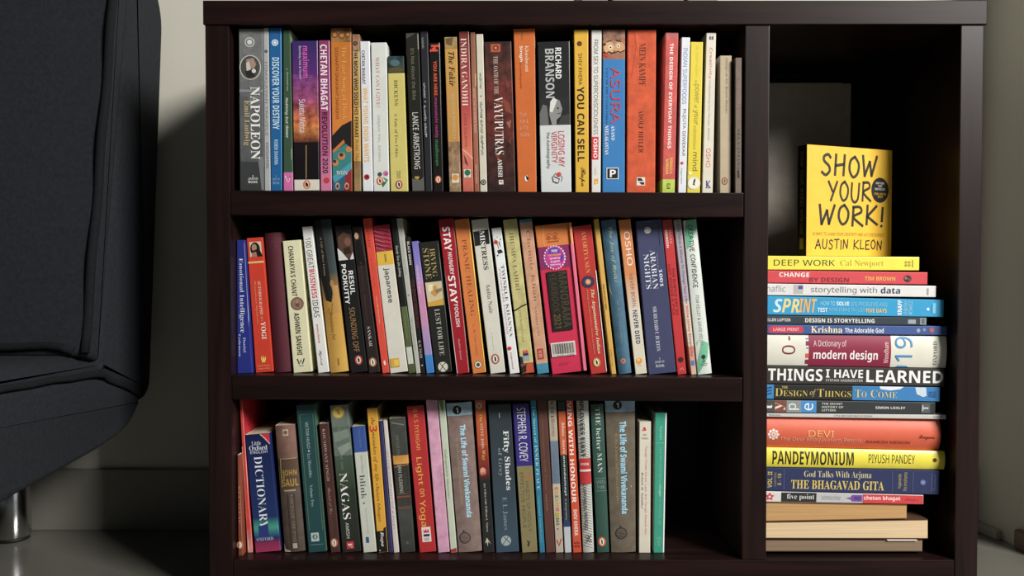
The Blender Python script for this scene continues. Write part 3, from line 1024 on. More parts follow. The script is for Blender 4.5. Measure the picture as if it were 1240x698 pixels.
book(1, (716, 728.8, 38.4, 716.3, 727.4, 234.5), 'dad8d2', 'slim white paperback with grey capitals and a red name patch on the top shelf',
     [('T', 'S', 'FROM SEX TO SUPERCONSCIOUSNESS', '4c4a48', 50, 165, .22, .66), ('R', 'd02c34', 167.6, 195.3, .04, .74), ('T', 'B', 'OSHO', 'f8f0ee', 170, 193, .2, .62),
      ('T', 'S', 'a rebel book', 'a8a49c', 204, 214, .35, .5), ('P', 'e89a28', [(219, .3), (218, .7), (224, .75), (225.5, .3)]), ('O', 'f0c848', 223, .5, 1.6)])
book(1, (729.8, 757, 38.2, 729.4, 756.6, 235), '2a7cbe', 'sky blue paperback capped by a band of painted faces on the top shelf',
     [('O', 'd8a878', 60, .28, 7, .9), ('O', 'd09a6c', 60, .75, 7, .9), ('O', 'f0e4d0', 59.5, .34, 2.4), ('O', '2a1a10', 59.7, .35, 1.1), ('O', 'f0e4d0', 58, .7, 2.2), ('O', '2a1a10', 58.2, .7, 1), ('O', '3a1810', 56, .08, 1.6),
      ('L', '241410', 1.5, [(65.5, .04), (67, .15), (65, .28), (67, .42), (66, .5)]), ('L', '241410', 1.3, [(66, .55), (64.5, .68), (66, .8), (63.5, .97)]), ('O', 'c83a34', 69, .18, 2.2, 1.4), ('L', '4a2418', 1, [(53, .2), (51, .4)]), ('L', '4a2418', 1, [(51, .62), (53, .82)]),
      ('T', 'S', 'ASURA', 'c4405c', 84, 152, .36, .8), ('T', 'R', 'TALE OF THE VANQUISHED', '1e5a94', 84, 152, .14, .25), ('T', 'T', 'ANAND', 'e4eef4', 154.5, 172.5, .38, .54), ('T', 'T', 'NEELAKANTAN', 'e4eef4', 154.5, 190, .1, .26),
      ('R', 'eef2f4', 205.6, 219.5, .18, .72), ('R', '15181c', 206.4, 218.7, .21, .69), ('U', 'B', 'P', 'f4f4f4', 208, 217, .33, .6)],
     bands=[(38, 52, '8a6450', '946c56', 'picture'), (52, 74, 'b07c5c', 'a4684c', 'worn')], sideR='e8eef2', yaw=-2.2)
book(1, (760.2, 794.6, 38.4, 759.2, 793.4, 235), 'd8521e', 'thick creased orange-red paperback with thin black capitals on the top shelf',
     [('L', 'b84016', .8, [(42, .24), (60, .3), (80, .2), (96, .14)]), ('L', 'ea7a44', .7, [(40, .3), (58, .36)]), ('T', 'R', 'MEIN KAMPF', '38180e', 54.6, 106.4, .41, .64), ('T', 'R', 'ADOLF HITLER', '38180e', 135.4, 187.5, .4, .57),
      ('R', 'e4ded0', 217, 227, .34, .64), ('P', '2a2622', [(218, .36), (218, .5), (222.5, .6), (226, .62), (226, .5), (221, .38)]), ('R', 'd8d0c0', 221.5, 223, .4, .6)],
     mat='worn', edge='d8c8a8', sideR='e4d4bc', yaw=-2.6)
book(1, (805.8, 821.8, 42, 801.4, 817.2, 235), 'd0504a', 'salmon red hardback with a lime green foot leaning right on the top shelf',
     [('T', 'B', 'THE DESIGN OF EVERYDAY THINGS', 'f2e8e2', 54.6, 182, .36, .62), ('T', 'B', 'DONALD A.', 'e8c044', 193, 213, .55, .78), ('T', 'B', 'NORMAN', 'e8c044', 195, 213, .24, .46), ('R', '3a4416', 224.5, 231, .38, .62), ('R', 'b8cc3c', 225.5, 230, .43, .49), ('R', 'b8cc3c', 225.5, 230, .53, .58)],
     bands=[(42, 50, 'c46a66', 'cc5a54', 'worn'), (219.5, 236, 'b8cc3a')], mat='worn', sideR='b84640', W=.13)
book(1, (825.2, 836, 47.5, 821, 830.8, 235), 'dde0e6', 'slim white paperback with blue then navy capitals leaning right on the top shelf',
     [('T', 'S', 'INDIAN SUPERFOODS', '3c74b8', 60, 128, .25, .74), ('T', 'S', 'RUJUTA DIWEKAR', '242c48', 134, 191, .3, .74), ('O', 'c83040', 199.7, .38, 1.9), ('T', 'I', 'juggernaut', '8a8e98', 205, 225, .25, .5)], mat='gloss')
book(1, (836.4, 851.6, 53, 831.8, 847.8, 235), 'e2cd1c', 'yellow paperback with faded title and round white badge on the top shelf',
     [('T', 'S', 'DR. JOSEPH MURPHY', 'd0ba1e', 58, 96, .4, .6), ('T', 'S', 'the', 'b4a01e', 99, 103, .4, .6), ('T', 'S', 'power', 'a08e22', 104, 127, .3, .74), ('T', 'S', 'of', 'a08e22', 129, 133, .4, .65), ('T', 'S', 'your', '98861e', 135, 153, .3, .7), ('T', 'S', 'subconscious', 'bca81e', 154, 183, .4, .66), ('T', 'S', 'mind', '86761e', 186, 209, .4, .78),
      ('O', 'f4ecd0', 212, .2, 1.8), ('O', 'e4e0c8', 224, .5, 8), ('O', '9a9474', 224, .5, 7.4), ('O', 'e8e4d0', 224, .5, 7), ('P', '2a2620', [(226, .42), (220, .48), (218, .6), (221, .62), (225, .55), (227, .62)])], mat='gloss')
book(1, (855.2, 867.4, 42, 850, 863.2, 235), 'd8d1bf', 'tall cream paperback with red and orange lettering and purple marks on the top shelf',
     [('P', '5a4a7a', [(46, .3), (46, .48), (50, .48), (50, .3)]), ('P', '5a4a7a', [(46, .54), (46, .74), (50, .74), (50, .54)]), ('T', 'S', 'Creativity', 'cc6248', 59.6, 97.5, .32, .66), ('T', 'I', 'Unleashing the Forces Within', 'b8aca0', 99, 172, .34, .6), ('T', 'S', 'OSHO', 'd87a5c', 181.6, 204.6, .3, .72),
      ('L', '4a3a80', 1.2, [(221, .4), (229, .44)]), ('L', '4a3a80', 1.2, [(221, .7), (225, .48), (229, .72)]), ('L', '7a6aa0', .8, [(229.5, .35), (229.5, .8)])], sideL='8c8c78')
book(1, (871.5, 886.2, 68.5, 871.5, 885.4, 234.3), 'b5a284', 'short tan paperback with black title and brown oval on the top shelf',
     [('T', 'S', 'Design as Art. Bruno Munari', '3a332a', 71.8, 138, .44, .68), ('O', '7a4420', 220.5, .42, 4.6, .8), ('O', 'b5a284', 220.5, .42, 3.4, .7), ('P', '7a4420', [(217.5, .38), (219, .52), (223, .48), (222, .36)])], sideL='8c8270')
book(1, (890.2, 898.4, 71, 890, 898, 233.7), '6e5e50', 'dark weathered brown paperback, last book on the right of the top shelf',
     [('T', 'R', 'WANDERING', '8a6a5c', 88, 145, .3, .72), ('T', 'R', 'SELVAMANI', '2a2420', 157, 206, .3, .75), ('P', '241e1a', [(208, .3), (206, .6), (216, .7), (217, .4)])], mat='worn', side='4a4038', dy=-.007)
# ------------------------------------------------------------------ middle shelf, left to right
book(2, (286.6, 296.2, 288, 287, 305.8, 449), '28348a', 'royal blue paperback with white serif title, first on the left of the middle shelf',
     [('T', 'R', 'Emotional Intelligence', 'e4e8f4', 310, 400, .16, .66), ('T', 'R', 'Daniel', 'd8def0', 406, 424, .46, .64), ('T', 'R', 'Goleman', 'd8def0', 402, 429, .12, .28), ('R', 'aab6dc', 292, 446, .93, .975)], mat='gloss', dy=-.006)
book(2, (298.2, 317.6, 286, 309.4, 331, 448.8), 'd63a22', 'red leaning paperback with a small portrait square near its top on the middle shelf',
     [('R', 'd8c8a8', 291, 309, .16, .9), ('O', '241812', 299.5, .5, 8, .75), ('O', 'b08468', 298, .45, 4.4, .7), ('P', '1c1410', [(302, .3), (299, .75), (309, .95), (309, .55)]), ('P', 'a87860', [(304, .3), (303, .55), (309, .6), (309, .25)]),
      ('R', 'e8b868', 314.4, 316.8, .0, .98), ('T', 'R', 'AUTOBIOGRAPHY', 'f0d8c0', 338, 380, .5, .68), ('T', 'E', 'of a', 'f0d8c0', 381.5, 387, .52, .66), ('T', 'T', 'YOGI', 'f6e8d4', 388, 409, .5, .78), ('T', 'C', 'Paramahansa Yogananda', 'e8a070', 338, 390, .24, .4),
      ('P', 'f0c848', [(432, .36), (429, .4), (433, .46), (428, .5), (433, .56), (429.5, .62), (432.5, .66), (437, .58), (437, .42)]), ('U', 'S', 'Yogoda Satsanga', 'f0b898', 440, 442, .12, .86), ('U', 'S', 'Society of India', 'f0b898', 443.5, 445.5, .16, .84)],
     mat='gloss')
book(2, (319.4, 339.4, 280, 331.8, 352.2, 449), '541a28', 'plain maroon hardback with a rounded spine and no title on the middle shelf',
     [('L', '6a2a38', .8, [(291, .3), (291, .72), (297, .68), (301, .5), (297, .3), (291, .3)])], hard=True, rnd=.16, mat='cloth', W=.14)
book(2, (341.8, 364, 289.5, 355.2, 378, 449), 'e2deb4', 'cream paperback with a bronze coin between black capitals on the middle shelf',
     [('T', 'B', "CHANAKYA'S CHANT", '262420', 296, 357, .28, .56), ('O', '5a4438', 366, .52, 8), ('O', '94705c', 366, .52, 7), ('P', '6a4c3c', [(361, .42), (364, .62), (370, .6), (369, .42)]), ('O', 'a88470', 363.5, .52, 2.2),
      ('T', 'B', 'ASHWIN SANGHI', '262420', 377, 428, .3, .58), ('L', '24303a', 1.5, [(433, .28), (439, .36), (434, .46), (439, .54), (433, .64)]), ('R', '9aa0a0', 440.5, 441.5, .34, .6)])
book(2, (365.4, 377.8, 273.5, 385, 398.6, 450), 'e6e6e0', 'slim white leaning paperback with a red word between black ones on the middle shelf',
     [('T', 'S', '100 GREAT', '2a2a2a', 287, 324, .2, .74), ('T', 'B', 'BUSINESS', 'd03848', 325, 360, .24, .74), ('T', 'S', 'IDEAS', '2a2a2a', 362, 383, .22, .74), ('T', 'B', 'Jeremy Kourdi', 'd04858', 391, 414, .3, .52), ('T', 'C', 'Hyatrib', '585858', 423, 441, .25, .55)])
book(2, (380, 400, 264.8, 400, 422.2, 449.5), '3a403c', 'tall hardback fading from black to gold with a dim face on the middle shelf',
     [('P', '1c1c1c', [(265, 0), (330, .0), (362, .2), (365, .5), (355, .62), (345, .6), (325, .56), (265, .42)]), ('O', 'a8783c', 342.5, .65, 4.5, .5), ('P', 'b8883c', [(345, .62), (356, .66), (366, .5), (378, .1), (378, .95), (345, .96)]),
      ('T', 'E', 'A Life of Ravi Varma', 'b8a06a', 285, 332, .2, .36), ('L', '8a6420', 1, [(372, .5), (366, .55), (380, .42), (372, .3)]), ('T', 'E', 'Deepanjana Pal', '8a6424', 376, 410, .25, .52), ('R', '94702c', 433, 441, .48, .56)],
     bands=[(265, 330, '2c3434', '3a4446'), (330, 362, '4a4a3c', 'a87c34'), (362, 450, 'bc8c34', 'd4a544')], hard=True, rnd=.1, mat='gloss', W=.14)
book(2, (405, 424.6, 272, 424.6, 445.4, 449.7), '1f2020', 'black paperback with a bearded portrait on top of its spine on the middle shelf',
     [('P', '5a3c30', [(279, .12), (275, .5), (280, .9), (300, .98), (312, .9), (312, .2), (295, .08)]), ('P', '1a1614', [(275, .15), (272.5, .5), (276, .95), (284, .9), (280, .5), (285, .12)]), ('P', '30201a', [(299, .4), (298, .8), (306, .86), (307, .4)]), ('O', '7a5444', 292, .7, 5, .8),
      ('P', 'd4d4d4', [(298, .0), (303, .25), (313.5, .62), (313.5, .02)]), ('P', 'd4d4d4', [(305, .95), (313.5, .72), (313.5, .98)]),
      ('T', 'B', 'RESUL', 'ecece8', 327, 355.5, .52, .82), ('T', 'B', 'POOKUTTY', 'ecece8', 318.5, 366.5, .14, .42), ('T', 'S', 'SOUNDING OFF', 'a87a4a', 371, 425, .32, .66)] + bird(435, .55, 4.6, 'c04438'), mat='gloss')
book(2, (425.9, 438.2, 273, 446.4, 460.6, 449.7), '2a201e', 'dark brown paperback with a small dark haired figure on the middle shelf',
     [('O', '14100e', 280, .35, 5, .8), ('O', 'c8a080', 284, .36, 4, .62), ('P', '14100e', [(290, .2), (288, .7), (320, .9), (320, .1)]), ('T', 'E', 'Thackeray Mansion', '6a3a3c', 315, 385, .32, .54), ('T', 'R', 'SANKAR', 'd0c8c0', 394, 418, .32, .6)] + bird(437, .46, 4.4, 'b87a50'))
book(2, (438.6, 449.6, 262.8, 462.8, 471.6, 451.5), 'e24a34', 'tall thin scarlet paperback leaning left on the middle shelf',
     [('T', 'S', 'corridor', '8a2a20', 271, 300, .24, .62), ('T', 'S', 'a graphic novel', 'a83628', 308, 346, .35, .5), ('T', 'S', 'Sarnath Banerjee', 'f0c0b0', 358, 392, .35, .6), ('P', 'f0e8e0', [(437.5, .35), (436.5, .6), (442, .68), (442, .42)])], W=.15)
book(2, (450.9, 471.4, 272.5, 472.2, 494.2, 450.5), 'd9d6c8', 'white paperback with a red woven top and yellow band on the middle shelf',
     [('L', '5c1424', 1, [(276 + 5 * q, .02), (282 + 5 * q, .98)]) for q in range(-1, 5)] +
     [('L', 'e07080', .6, [(278.5 + 5 * q, .05), (283.5 + 5 * q, .6)]) for q in range(0, 5)] +
     [('R', 'b08a20', 307, 317, .52, .6), ('T', 'S', 'japanese', '2c2c34', 324, 366, .34, .68), ('R', 'd8a820', 433, 444, .1, .6), ('R', 'e8c848', 435, 442, .3, .55)],
     bands=[(272, 304, 'b82c44', 'a82840', 'worn'), (304, 320.5, 'e0b42c')], sideR='d85a68', W=.13)
book(2, (472.4, 479, 263, 494.4, 503, 451.5), '161a18', 'thin black and olive leaning paperback with white script title on the middle shelf',
     [('T', 'F', 'Surely You Are Joking', 'c0c4b8', 297, 335, .25, .8), ('T', 'S', 'Feynman & Friends', '8a9a5c', 380, 410, .3, .6), ('R', 'c8ccc0', 420, 440.5, .06, .92)],
     bands=[(371, 452, '58663c', '4c5a34')], W=.13)
book(2, (479.4, 487.2, 263, 503.7, 509.4, 451.5), 'b9bab0', 'thin pale grey leaning paperback with faint lettering on the middle shelf',
     [('T', 'S', 'NOTES FROM A SMALL ISLAND', '94968e', 290, 332, .3, .66), ('T', 'S', 'THE LOST CONTINENT', '8a8c86', 383, 424, .3, .7), ('O', '7a7a76', 357, .5, 1)], sideR='a89a80', W=.13)
book(2, (490.6, 496.2, 286.5, 509.8, 514.8, 451.5), '1a1616', 'thin black leaning paperback with deep red lettering down its middle on the middle shelf',
     [('T', 'B', 'BLACK SWAN', 'd8d4cc', 292, 320, .25, .75), ('T', 'S', 'THE BLACK SWAN RISES', '7a2430', 338, 396, .2, .8), ('T', 'S', 'N. N. TALEB', 'c8c4bc', 412, 433, .2, .75), ('O', 'c8c4bc', 442, .5, .9)])
book(2, (498, 506.2, 292.5, 516.2, 526.2, 452), 'a48ac8', 'slim violet to pink paperback with a blue foot on the middle shelf',
     [('T', 'E', 'Opening to spirit', 'e8d8f0', 322, 356, .2, .62)],
     bands=[(292, 315, '7a74c4', '8a80cc'), (315, 345, '8a80cc', 'c094c8'), (345, 395, 'd088b4', 'c890b0'), (395, 430, 'b890b8', '9a90c4'), (430, 453, '3a88d0', '3a80c8')], mat='gloss')
book(2, (506.8, 531.4, 293.5, 527.5, 547.8, 452), '262824', 'black paperback with a painting between gold and white lettering, middle shelf',
     [('T', 'R', 'IRVING', 'b09a5a', 302, 336, .5, .76), ('T', 'R', 'STONE', 'b09a5a', 301, 338, .14, .44), ('R', 'd0c098', 342, 371, .06, .96), ('P', 'd0a030', [(366, .06), (363, .96), (371, .96), (371, .06)]), ('P', 'c89440', [(348, .4), (346, .6), (356, .75), (360, .5), (356, .3)]), ('P', '8a7a50', [(352, .5), (350, .9), (354, .9), (356, .6)]), ('P', 'e8dcb8', [(345, .2), (344, .45), (352, .42), (354, .15)]),
      ('T', 'R', 'LUST FOR LIFE', 'c8c4b8', 375, 431, .38, .66), ('O', 'd4d0c0', 445, .48, 6), ('L', '262824', .9, [(449, .3), (442, .55), (440.5, .7)]), ('L', '262824', .9, [(441, .35), (446, .5), (450, .66)]), ('R', '5a5a50', 296, 450, .95, .985)], mat='gloss')
book(2, (530, 548.4, 263.2, 553.3, 568, 452.5), 'a41828', 'dark red paperback with large white and small white words on the middle shelf',
     [('R', 'e8d8d4', 264, 452, .0, .05), ('T', 'B', 'STAY', 'f2ece8', 275, 304, .2, .72), ('T', 'B', 'HUNGRY', 'e8dcd8', 306, 333, .38, .68), ('T', 'B', 'STAY', 'f2ece8', 334, 368, .2, .72), ('T', 'B', 'FOOLISH', 'e8dcd8', 369, 396, .4, .7), ('T', 'I', 'Rashmi Bansal', 'd8a8a8', 411, 436, .4, .56)],
     sideR='e8e0d0', mat='gloss', dy=-.003)
book(2, (549.4, 567.6, 263, 572.3, 588.6, 452), 'd97a34', 'orange paperback with brown serif title and yellow cover edge on the middle shelf',
     [('T', 'R', 'PRANIC HEALING', '8a4a1c', 290, 383, .36, .68), ('T', 'R', 'L. R. Chowdhry', 'a85c24', 393, 431, .38, .58), ('O', '4a3424', 442, .48, 4.6), ('O', 'd8d0b8', 442, .48, 4), ('O', '3a4a34', 442, .48, 2.2), ('R', 'f0c838', 264, 452, .94, 1)], sideR='f0c838', sideL='f0c838')
book(2, (569.8, 590.6, 263, 593.6, 612.2, 452), 'd6d3c4', 'off white paperback with a black patch behind half its title, middle shelf',
     [('P', '1c1c1c', [(280, .02), (279, .98), (296.5, .98), (297.5, .02)]), ('T', 'T', 'MIS', 'ecebe4', 280, 297, .4, .7), ('T', 'T', 'TRESS', '242420', 297.5, 327, .4, .7), ('T', 'R', 'Anita Nair', '4a4a44', 344, 380, .42, .68), ('T', 'S', 'in fine print', '8a8880', 403, 425, .38, .44)] + bird(435, .44, 5, 'a86040'))
book(2, (594.8, 607, 277, 617.2, 629.4, 453), 'e6e8e6', 'white leaning paperback with coloured ink blots at its top on the middle shelf',
     [('O', 'c04434', 294, .28, 2.6), ('P', '6a9a70', [(296, .5), (292, .7), (301, .72)]), ('P', '282c2c', [(304, .3), (303, .7), (307, .9), (308.5, .4)]), ('O', '30a0a0', 291, .8, 1), ('O', 'd0a040', 288, .5, .8), ('O', '40506a', 310, .3, 1), ('L', 'c04434', .6, [(290, .2), (298, .45), (302, .5)]),
      ('T', 'R', 'TWINKLE KHANNA', '4a4a52', 322, 409, .5, .8), ('T', 'S', 'PYJAMAS ARE FORGIVING', 'd48a98', 326, 405, .2, .4), ('O', 'd02840', 422.5, .3, 2.4), ('T', 'I', 'juggernaut', 'd05868', 427, 448, .28, .5)])
book(2, (608.4, 626, 264.8, 631.4, 647.4, 452.3), 'c6bd78', 'pale olive paperback with a torn dark line across its spine, middle shelf',
     [('T', 'R', 'JHUMPA LAHIRI', '6a6440', 281, 352, .3, .62), ('L', '1c1810', 1.6, [(376, .0), (374, .3), (371.5, .6), (369.5, 1)]), ('L', '1c1810', .9, [(374, .3), (372.5, .5)]), ('T', 'R', 'THE NAMESAKE', '8a8050', 375, 415, .36, .52),
      ('P', 'd84a34', [(426, .3), (424, .4), (426, .5), (423.5, .58), (426, .7), (428, .7), (428, .3)]), ('R', '283060', 428, 431, .3, .7), ('R', '9aa4a8', 431.5, 437, .3, .74), ('P', '20283a', [(431, .0), (432, .22), (440, .25), (440, 0)]), ('P', 'c8502c', [(441, .5), (440, .95), (452, .98), (452, .3)]), ('P', '2c2018', [(444, .05), (442, .4), (450, .4), (451, .05)])],
     bands=[(440, 453, '8a4a34', '7a3a2c', 'worn')], mat='worn')
book(2, (627.9, 644, 264, 650.3, 665, 453), 'd09c78', 'peach leaning paperback with a blue cap and blue foot on the middle shelf',
     [('T', 'R', 'Chengiz Khan', 'a8624a', 280, 366, .36, .74), ('T', 'R', 'VASSILI YAN', '8a5c44', 372, 408, .42, .58), ('R', 'b43a30', 423, 436, .2, .72), ('T', 'T', 'NCBH', 'e0b090', 425, 434, .3, .6)],
     bands=[(264, 270, '3a8aa8'), (441, 454, '3a8eac')], mat='worn')
book(2, (647.2, 692.4, 274, 668.3, 711, 453.5), 'd22a50', 'fat crimson yearbook with an orange top, round sticker and barcode on the middle shelf',
     [('L', '9a4a1c', 1, [(287, .3), (284.5, .4), (287, .5), (284.5, .6), (287, .68)]), ('L', '9a4a1c', 1, [(291, .3), (292, .7)]), ('O', 'a8521c', 290, .38, 3), ('O', 'a8521c', 290, .58, 3), ('R', '9a4a1c', 294, 295.5, .32, .68), ('L', 'f0a868', .8, [(276, .25), (290, .2), (299, .22)]),
      ('P', '8a2460', [(300, .0), (300, .99), (327, .99), (327, 0)])] +
     [('O', 'e8d0e0', 314 + 13.4 * math.cos(q * PI / 12), .5 + .315 * math.sin(q * PI / 12), 1.3) for q in range(24)] +
     [('O', 'c83098', 314, .5, 13.2), ('P', '5a3aa8', [(303, .36), (302, .6), (309, .72), (309, .3)]), ('P', '5a3aa8', [(316, .66), (309, .74), (314, .78), (321, .7)]), ('U', 'B', 'FREE', 'f0ecf4', 304.5, 307.5, .42, .6), ('U', 'B', 'with this book', 'f0b838', 309.5, 312, .3, .7), ('U', 'B', 'Speaking', 'f4e8f4', 313.5, 316.5, .34, .66), ('U', 'B', 'English', 'f4e8f4', 317.5, 320.5, .36, .64), ('U', 'B', 'Effectively', 'f4e8f4', 321.5, 324, .34, .66),
      ('R', '1e1714', 330.5, 402.5, .19, .83), ('T', 'B', 'MANORAMA', '423c26', 332, 399, .54, .8), ('T', 'B', 'YEARBOOK', '3a3422', 332, 380, .26, .48), ('T', 'B', '2021', '5a5026', 382, 399, .26, .48),
      ('R', 'ddd6cc', 416, 433, .06, .84)] + [('R', '241e20', 417.5, 430, .1 + .7 * q / 26, .1 + .7 * q / 26 + (.008 if q % 3 else .017)) for q in range(27)] +
     [('U', 'S', '9 780000 123456', '3a3436', 430.8, 432.6, .12, .8), ('U', 'S', 'Rs 250', '8a1c38', 440, 442.5, .34, .6), ('R', 'e8708c', 300, 453, 1.03, 1.125), ('R', 'ec9a5c', 275, 300, 1.05, 1.125)],
     bands=[(274, 300, 'd87a30', 'e08038')], mat='gloss', sideR='e0607c', W=.14, dy=-.002, smul=.885)
book(2, (693.2, 716.4, 274.7, 715.3, 735.2, 453.5), 'be2a26', 'red paperback with gold author capitals and a small blue rosette on the middle shelf',
     [('T', 'R', 'AMARTYA SEN', 'e0a050', 281, 332, .42, .66)] + [('O', '2c2c50', 342.5 + 6 * math.cos(q * PI / 6), .48 + .3 * math.sin(q * PI / 6), 1.6) for q in range(12)] +
     [('O', '3a3454', 342.5, .48, 6), ('O', 'c88a58', 342.5, .48, 3.4), ('O', 'e0b078', 342.5, .48, 2), ('T', 'F', 'The Argumentative Indian', 'ecd8a8', 352, 430, .52, .76), ('T', 'E', 'Writings on Indian Culture, History and Identity', 'd89878', 352, 430, .3, .42)] + bird(440, .44, 4.4, 'c89a3c') + [('R', 'ece4d8', 330, 452, .96, 1)], sideR='e4dccc')
book(2, (718.2, 724.8, 263, 740.4, 746.4, 454), 'd9a844', 'very thin golden yellow leaning paperback on the middle shelf',
     [('T', 'B', 'HEALING WITH REIKI', '4a3a14', 345, 376, .3, .62), ('T', 'S', 'sterling', '8a6a20', 424, 444, .3, .6)])
book(2, (727.2, 745.4, 263, 749.6, 765.2, 453.5), '3f6a84', 'steel blue hardback with rounded spine and pale title on the middle shelf',
     [('T', 'F', 'The Joy of Reiki', '9aa890', 275, 343, .38, .68), ('P', 'b0a070', [(342, .05), (350, .1), (360, .22), (352, .02)]), ('T', 'E', 'M. K. Gopinathan', '8a9484', 364, 416, .4, .58), ('O', 'c0806c', 438, .42, 3.2), ('O', '9a5a50', 438, .42, 1.6)], hard=True, rnd=.14, mat='worn')
book(2, (748, 763.2, 263, 769.3, 783.6, 454.2), 'd98a50', 'paperback fading from orange to white with large white name on the middle shelf',
     [('T', 'S', 'OSHO', 'f6ece4', 282, 323, .34, .8), ('T', 'S', 'NEVER BORN,', '8a5a48', 333, 374, .36, .7), ('T', 'B', 'NEVER DIED', '34406a', 377, 418, .36, .72), ('O', 'e8982c', 438.5, .44, 3.8), ('O', 'f4cc60', 437, .4, 1.8), ('R', 'b0a898', 443.5, 444.3, .3, .6)],
     bands=[(263, 335, 'dc8440', 'd88a54'), (335, 375, 'd89464', 'd8c8b4'), (375, 455, 'd8d0bc', 'dcd4be')], mat='gloss', sideR='d8d0c0', sideL='8a5a34')
book(2, (769, 800.4, 263, 785.3, 819, 454), '44486a', 'wide slate blue paperback with white title and a pale disc on the middle shelf',
     [('U', 'S', 'KATO', '8a8eb0', 268, 271, .32, .56), ('O', 'd4d0c4', 280.5, .43, 4), ('O', 'a8a8a8', 280.5, .43, 2.6), ('O', 'e4e0d4', 280.5, .43, 1.6),
      ('T', 'T', '1001', 'e4e6f0', 328.5, 350, .72, .84), ('T', 'R', 'Tales from the', '8a90b0', 309, 327, .68, .74), ('T', 'R', 'ARABIAN', 'e4e6f0', 305, 352, .44, .64), ('T', 'R', 'NIGHTS', 'e4e6f0', 309, 351, .18, .38),
      ('T', 'R', 'SIR RICHARD F. BURTON', 'd0d4e0', 373, 427, .36, .5), ('U', 'R', 'A', 'd8dae4', 434.5, 437, .42, .47), ('U', 'R', 'JAICO', 'd8dae4', 438.5, 441.5, .26, .6), ('U', 'R', 'BOOK', 'd8dae4', 443, 446.5, .28, .6), ('L', '34385a', .6, [(266, .88), (300, .86)])], mat='gloss', sideR='d8d8dc')
book(2, (801.2, 813.6, 263, 820.3, 831.6, 453.5), 'c62a2e', 'red leaning paperback with dark title and white name, middle shelf',
     [('T', 'B', 'MARK', 'd88a84', 279, 296, .56, .8), ('T', 'B', 'MANSON', 'f0e0dc', 279, 300, .18, .42), ('T', 'B', 'THE SUBTLE ART OF', '7a1418', 325, 382, .52, .74), ('T', 'B', 'NOT GIVING A F*CK', '8a1418', 320, 382, .16, .4), ('O', '4a1014', 436, .5, 3.4), ('L', 'e8a0a0', .7, [(448, .3), (446, .6), (449, .7)])],
     bands=[(263, 290, 'b8423c', 'c43430', 'worn')], sideR='c8706c')
book(2, (815, 824.6, 263, 836.9, 843.6, 453.8), 'b0a4ac', 'thin mauve-grey leaning paperback with lilac then red lettering on the middle shelf',
     [('T', 'B', 'It Only Takes A Minute To Change Your Life!', '5a5c8c', 266, 368, .26, .74), ('T', 'B', 'Willie Jolley', 'd0543a', 370, 402, .24, .74), ('T', 'B', 'Simplicity', 'a8465a', 404, 432, .24, .74), ('R', '4a7ac0', 437, 443, .2, .85)],
     bands=[(263, 365, 'a89a9c', 'b4a8b4'), (365, 420, 'd4c4b4', 'd8ccb8'), (420, 454, 'd8846c', 'd8b8a0')])
book(2, (826.8, 842.8, 263, 845.3, 862.4, 454.8), 'd6dcd4', 'white hardback with mint green paint swooshes, rightmost on the middle shelf',
     [('P', '6aba92', [(264, .2), (264, .95), (278, .98), (290, .6), (300, .3), (303, .08), (280, .05)]), ('P', '6aba92', [(418, .98), (414, .5), (425, .3), (440, .0), (454, .0), (448, .3), (435, .8)]), ('P', 'a8c0b0', [(415, .1), (413, .3), (420, .1)]),
      ('T', 'H', 'CREATIVE CONFIDENCE', '20302a', 274, 350, .26, .66), ('T', 'I', 'TOM KELLEY & DAVID KELLEY', '7a8880', 359, 421, .36, .6), ('O', '1c3028', 434, .5, 2.6), ('R', '1c3028', 435, 439.5, .47, .53), ('R', '2c4038', 439.5, 440.3, .36, .64), ('R', '5a7068', 442, 442.7, .26, .74), ('R', '5a7068', 444, 444.7, .3, .7)],
     rnd=.06, hard=True, W=.14)
# ------------------------------------------------------------------ bottom shelf, left to right
book(3, (287.3, 289.8, 545, 288.4, 294.0, 667), '8a4128', 'thin rust brown paperback, first on the left of the bottom shelf',
     [('T', 'R', 'RELAVUIE', 'c89a80', 582, 629, .3, .7)] + bird(654, .42, 4, 'c0703c') + [('R', 'a89484', 560, 666, .92, 1)], W=.11, dy=-.012)
book(3, (289.8, 293.2, 482, 299.4, 306, 668.5), 'd23a36', 'tall thin red book with frayed pale edges beside the dictionary, bottom shelf',
     [('L', 'e8a898', .8, [(486, .96), (530, .9), (600, .9), (664, .95)]), ('L', 'f0d0c4', .7, [(540, .06), (600, .1), (640, .12), (666, .3)])],
     bands=[(640, 669, 'cc4a40', 'd8988c')], sideR='c81e30', mat='worn', W=.11)
book(3, (296.4, 326.4, 525, 309, 340.2, 667.5), '1c2a5c', 'squat navy dictionary with green and crimson foot on the bottom shelf',
     [('P', 'c8303c', [(525.5, .6), (525.5, .99), (538, .99), (533, .8)]), ('L', 'e8c8c0', 1, [(526, .62), (531, .8), (538, .97)]),
      ('U', 'R', 'Little', 'd4daea', 533.5, 538.5, .24, .62), ('U', 'T', 'Oxford', 'd4daea', 539, 544.5, .12, .86), ('U', 'S', 'ENGLISH', 'd4daea', 545, 548.5, .15, .85),
      ('T', 'R', 'DICTIONARY', 'e8ecf4', 552, 639, .28, .6), ('P', '2a3a80', [(636, .22), (634, .6), (650, .6), (650, .22)]), ('U', 'R', 'OXFORD', 'b8c0d8', 650, 654, .1, .76)],
     bands=[(525, 560, '16204a', '1c2a5c'), (560, 626, '1c2a5c', '203468'), (626, 637, '203468', '3a9a88'), (637, 641, '3a9a88', '3a9a88'), (641, 651, '3a8a88', '22306a'), (651, 656, '22306a', '6a2a58'), (656, 668, '8c2a52', 'a83660')],
     mat='gloss', W=.1, sideR='22306a')
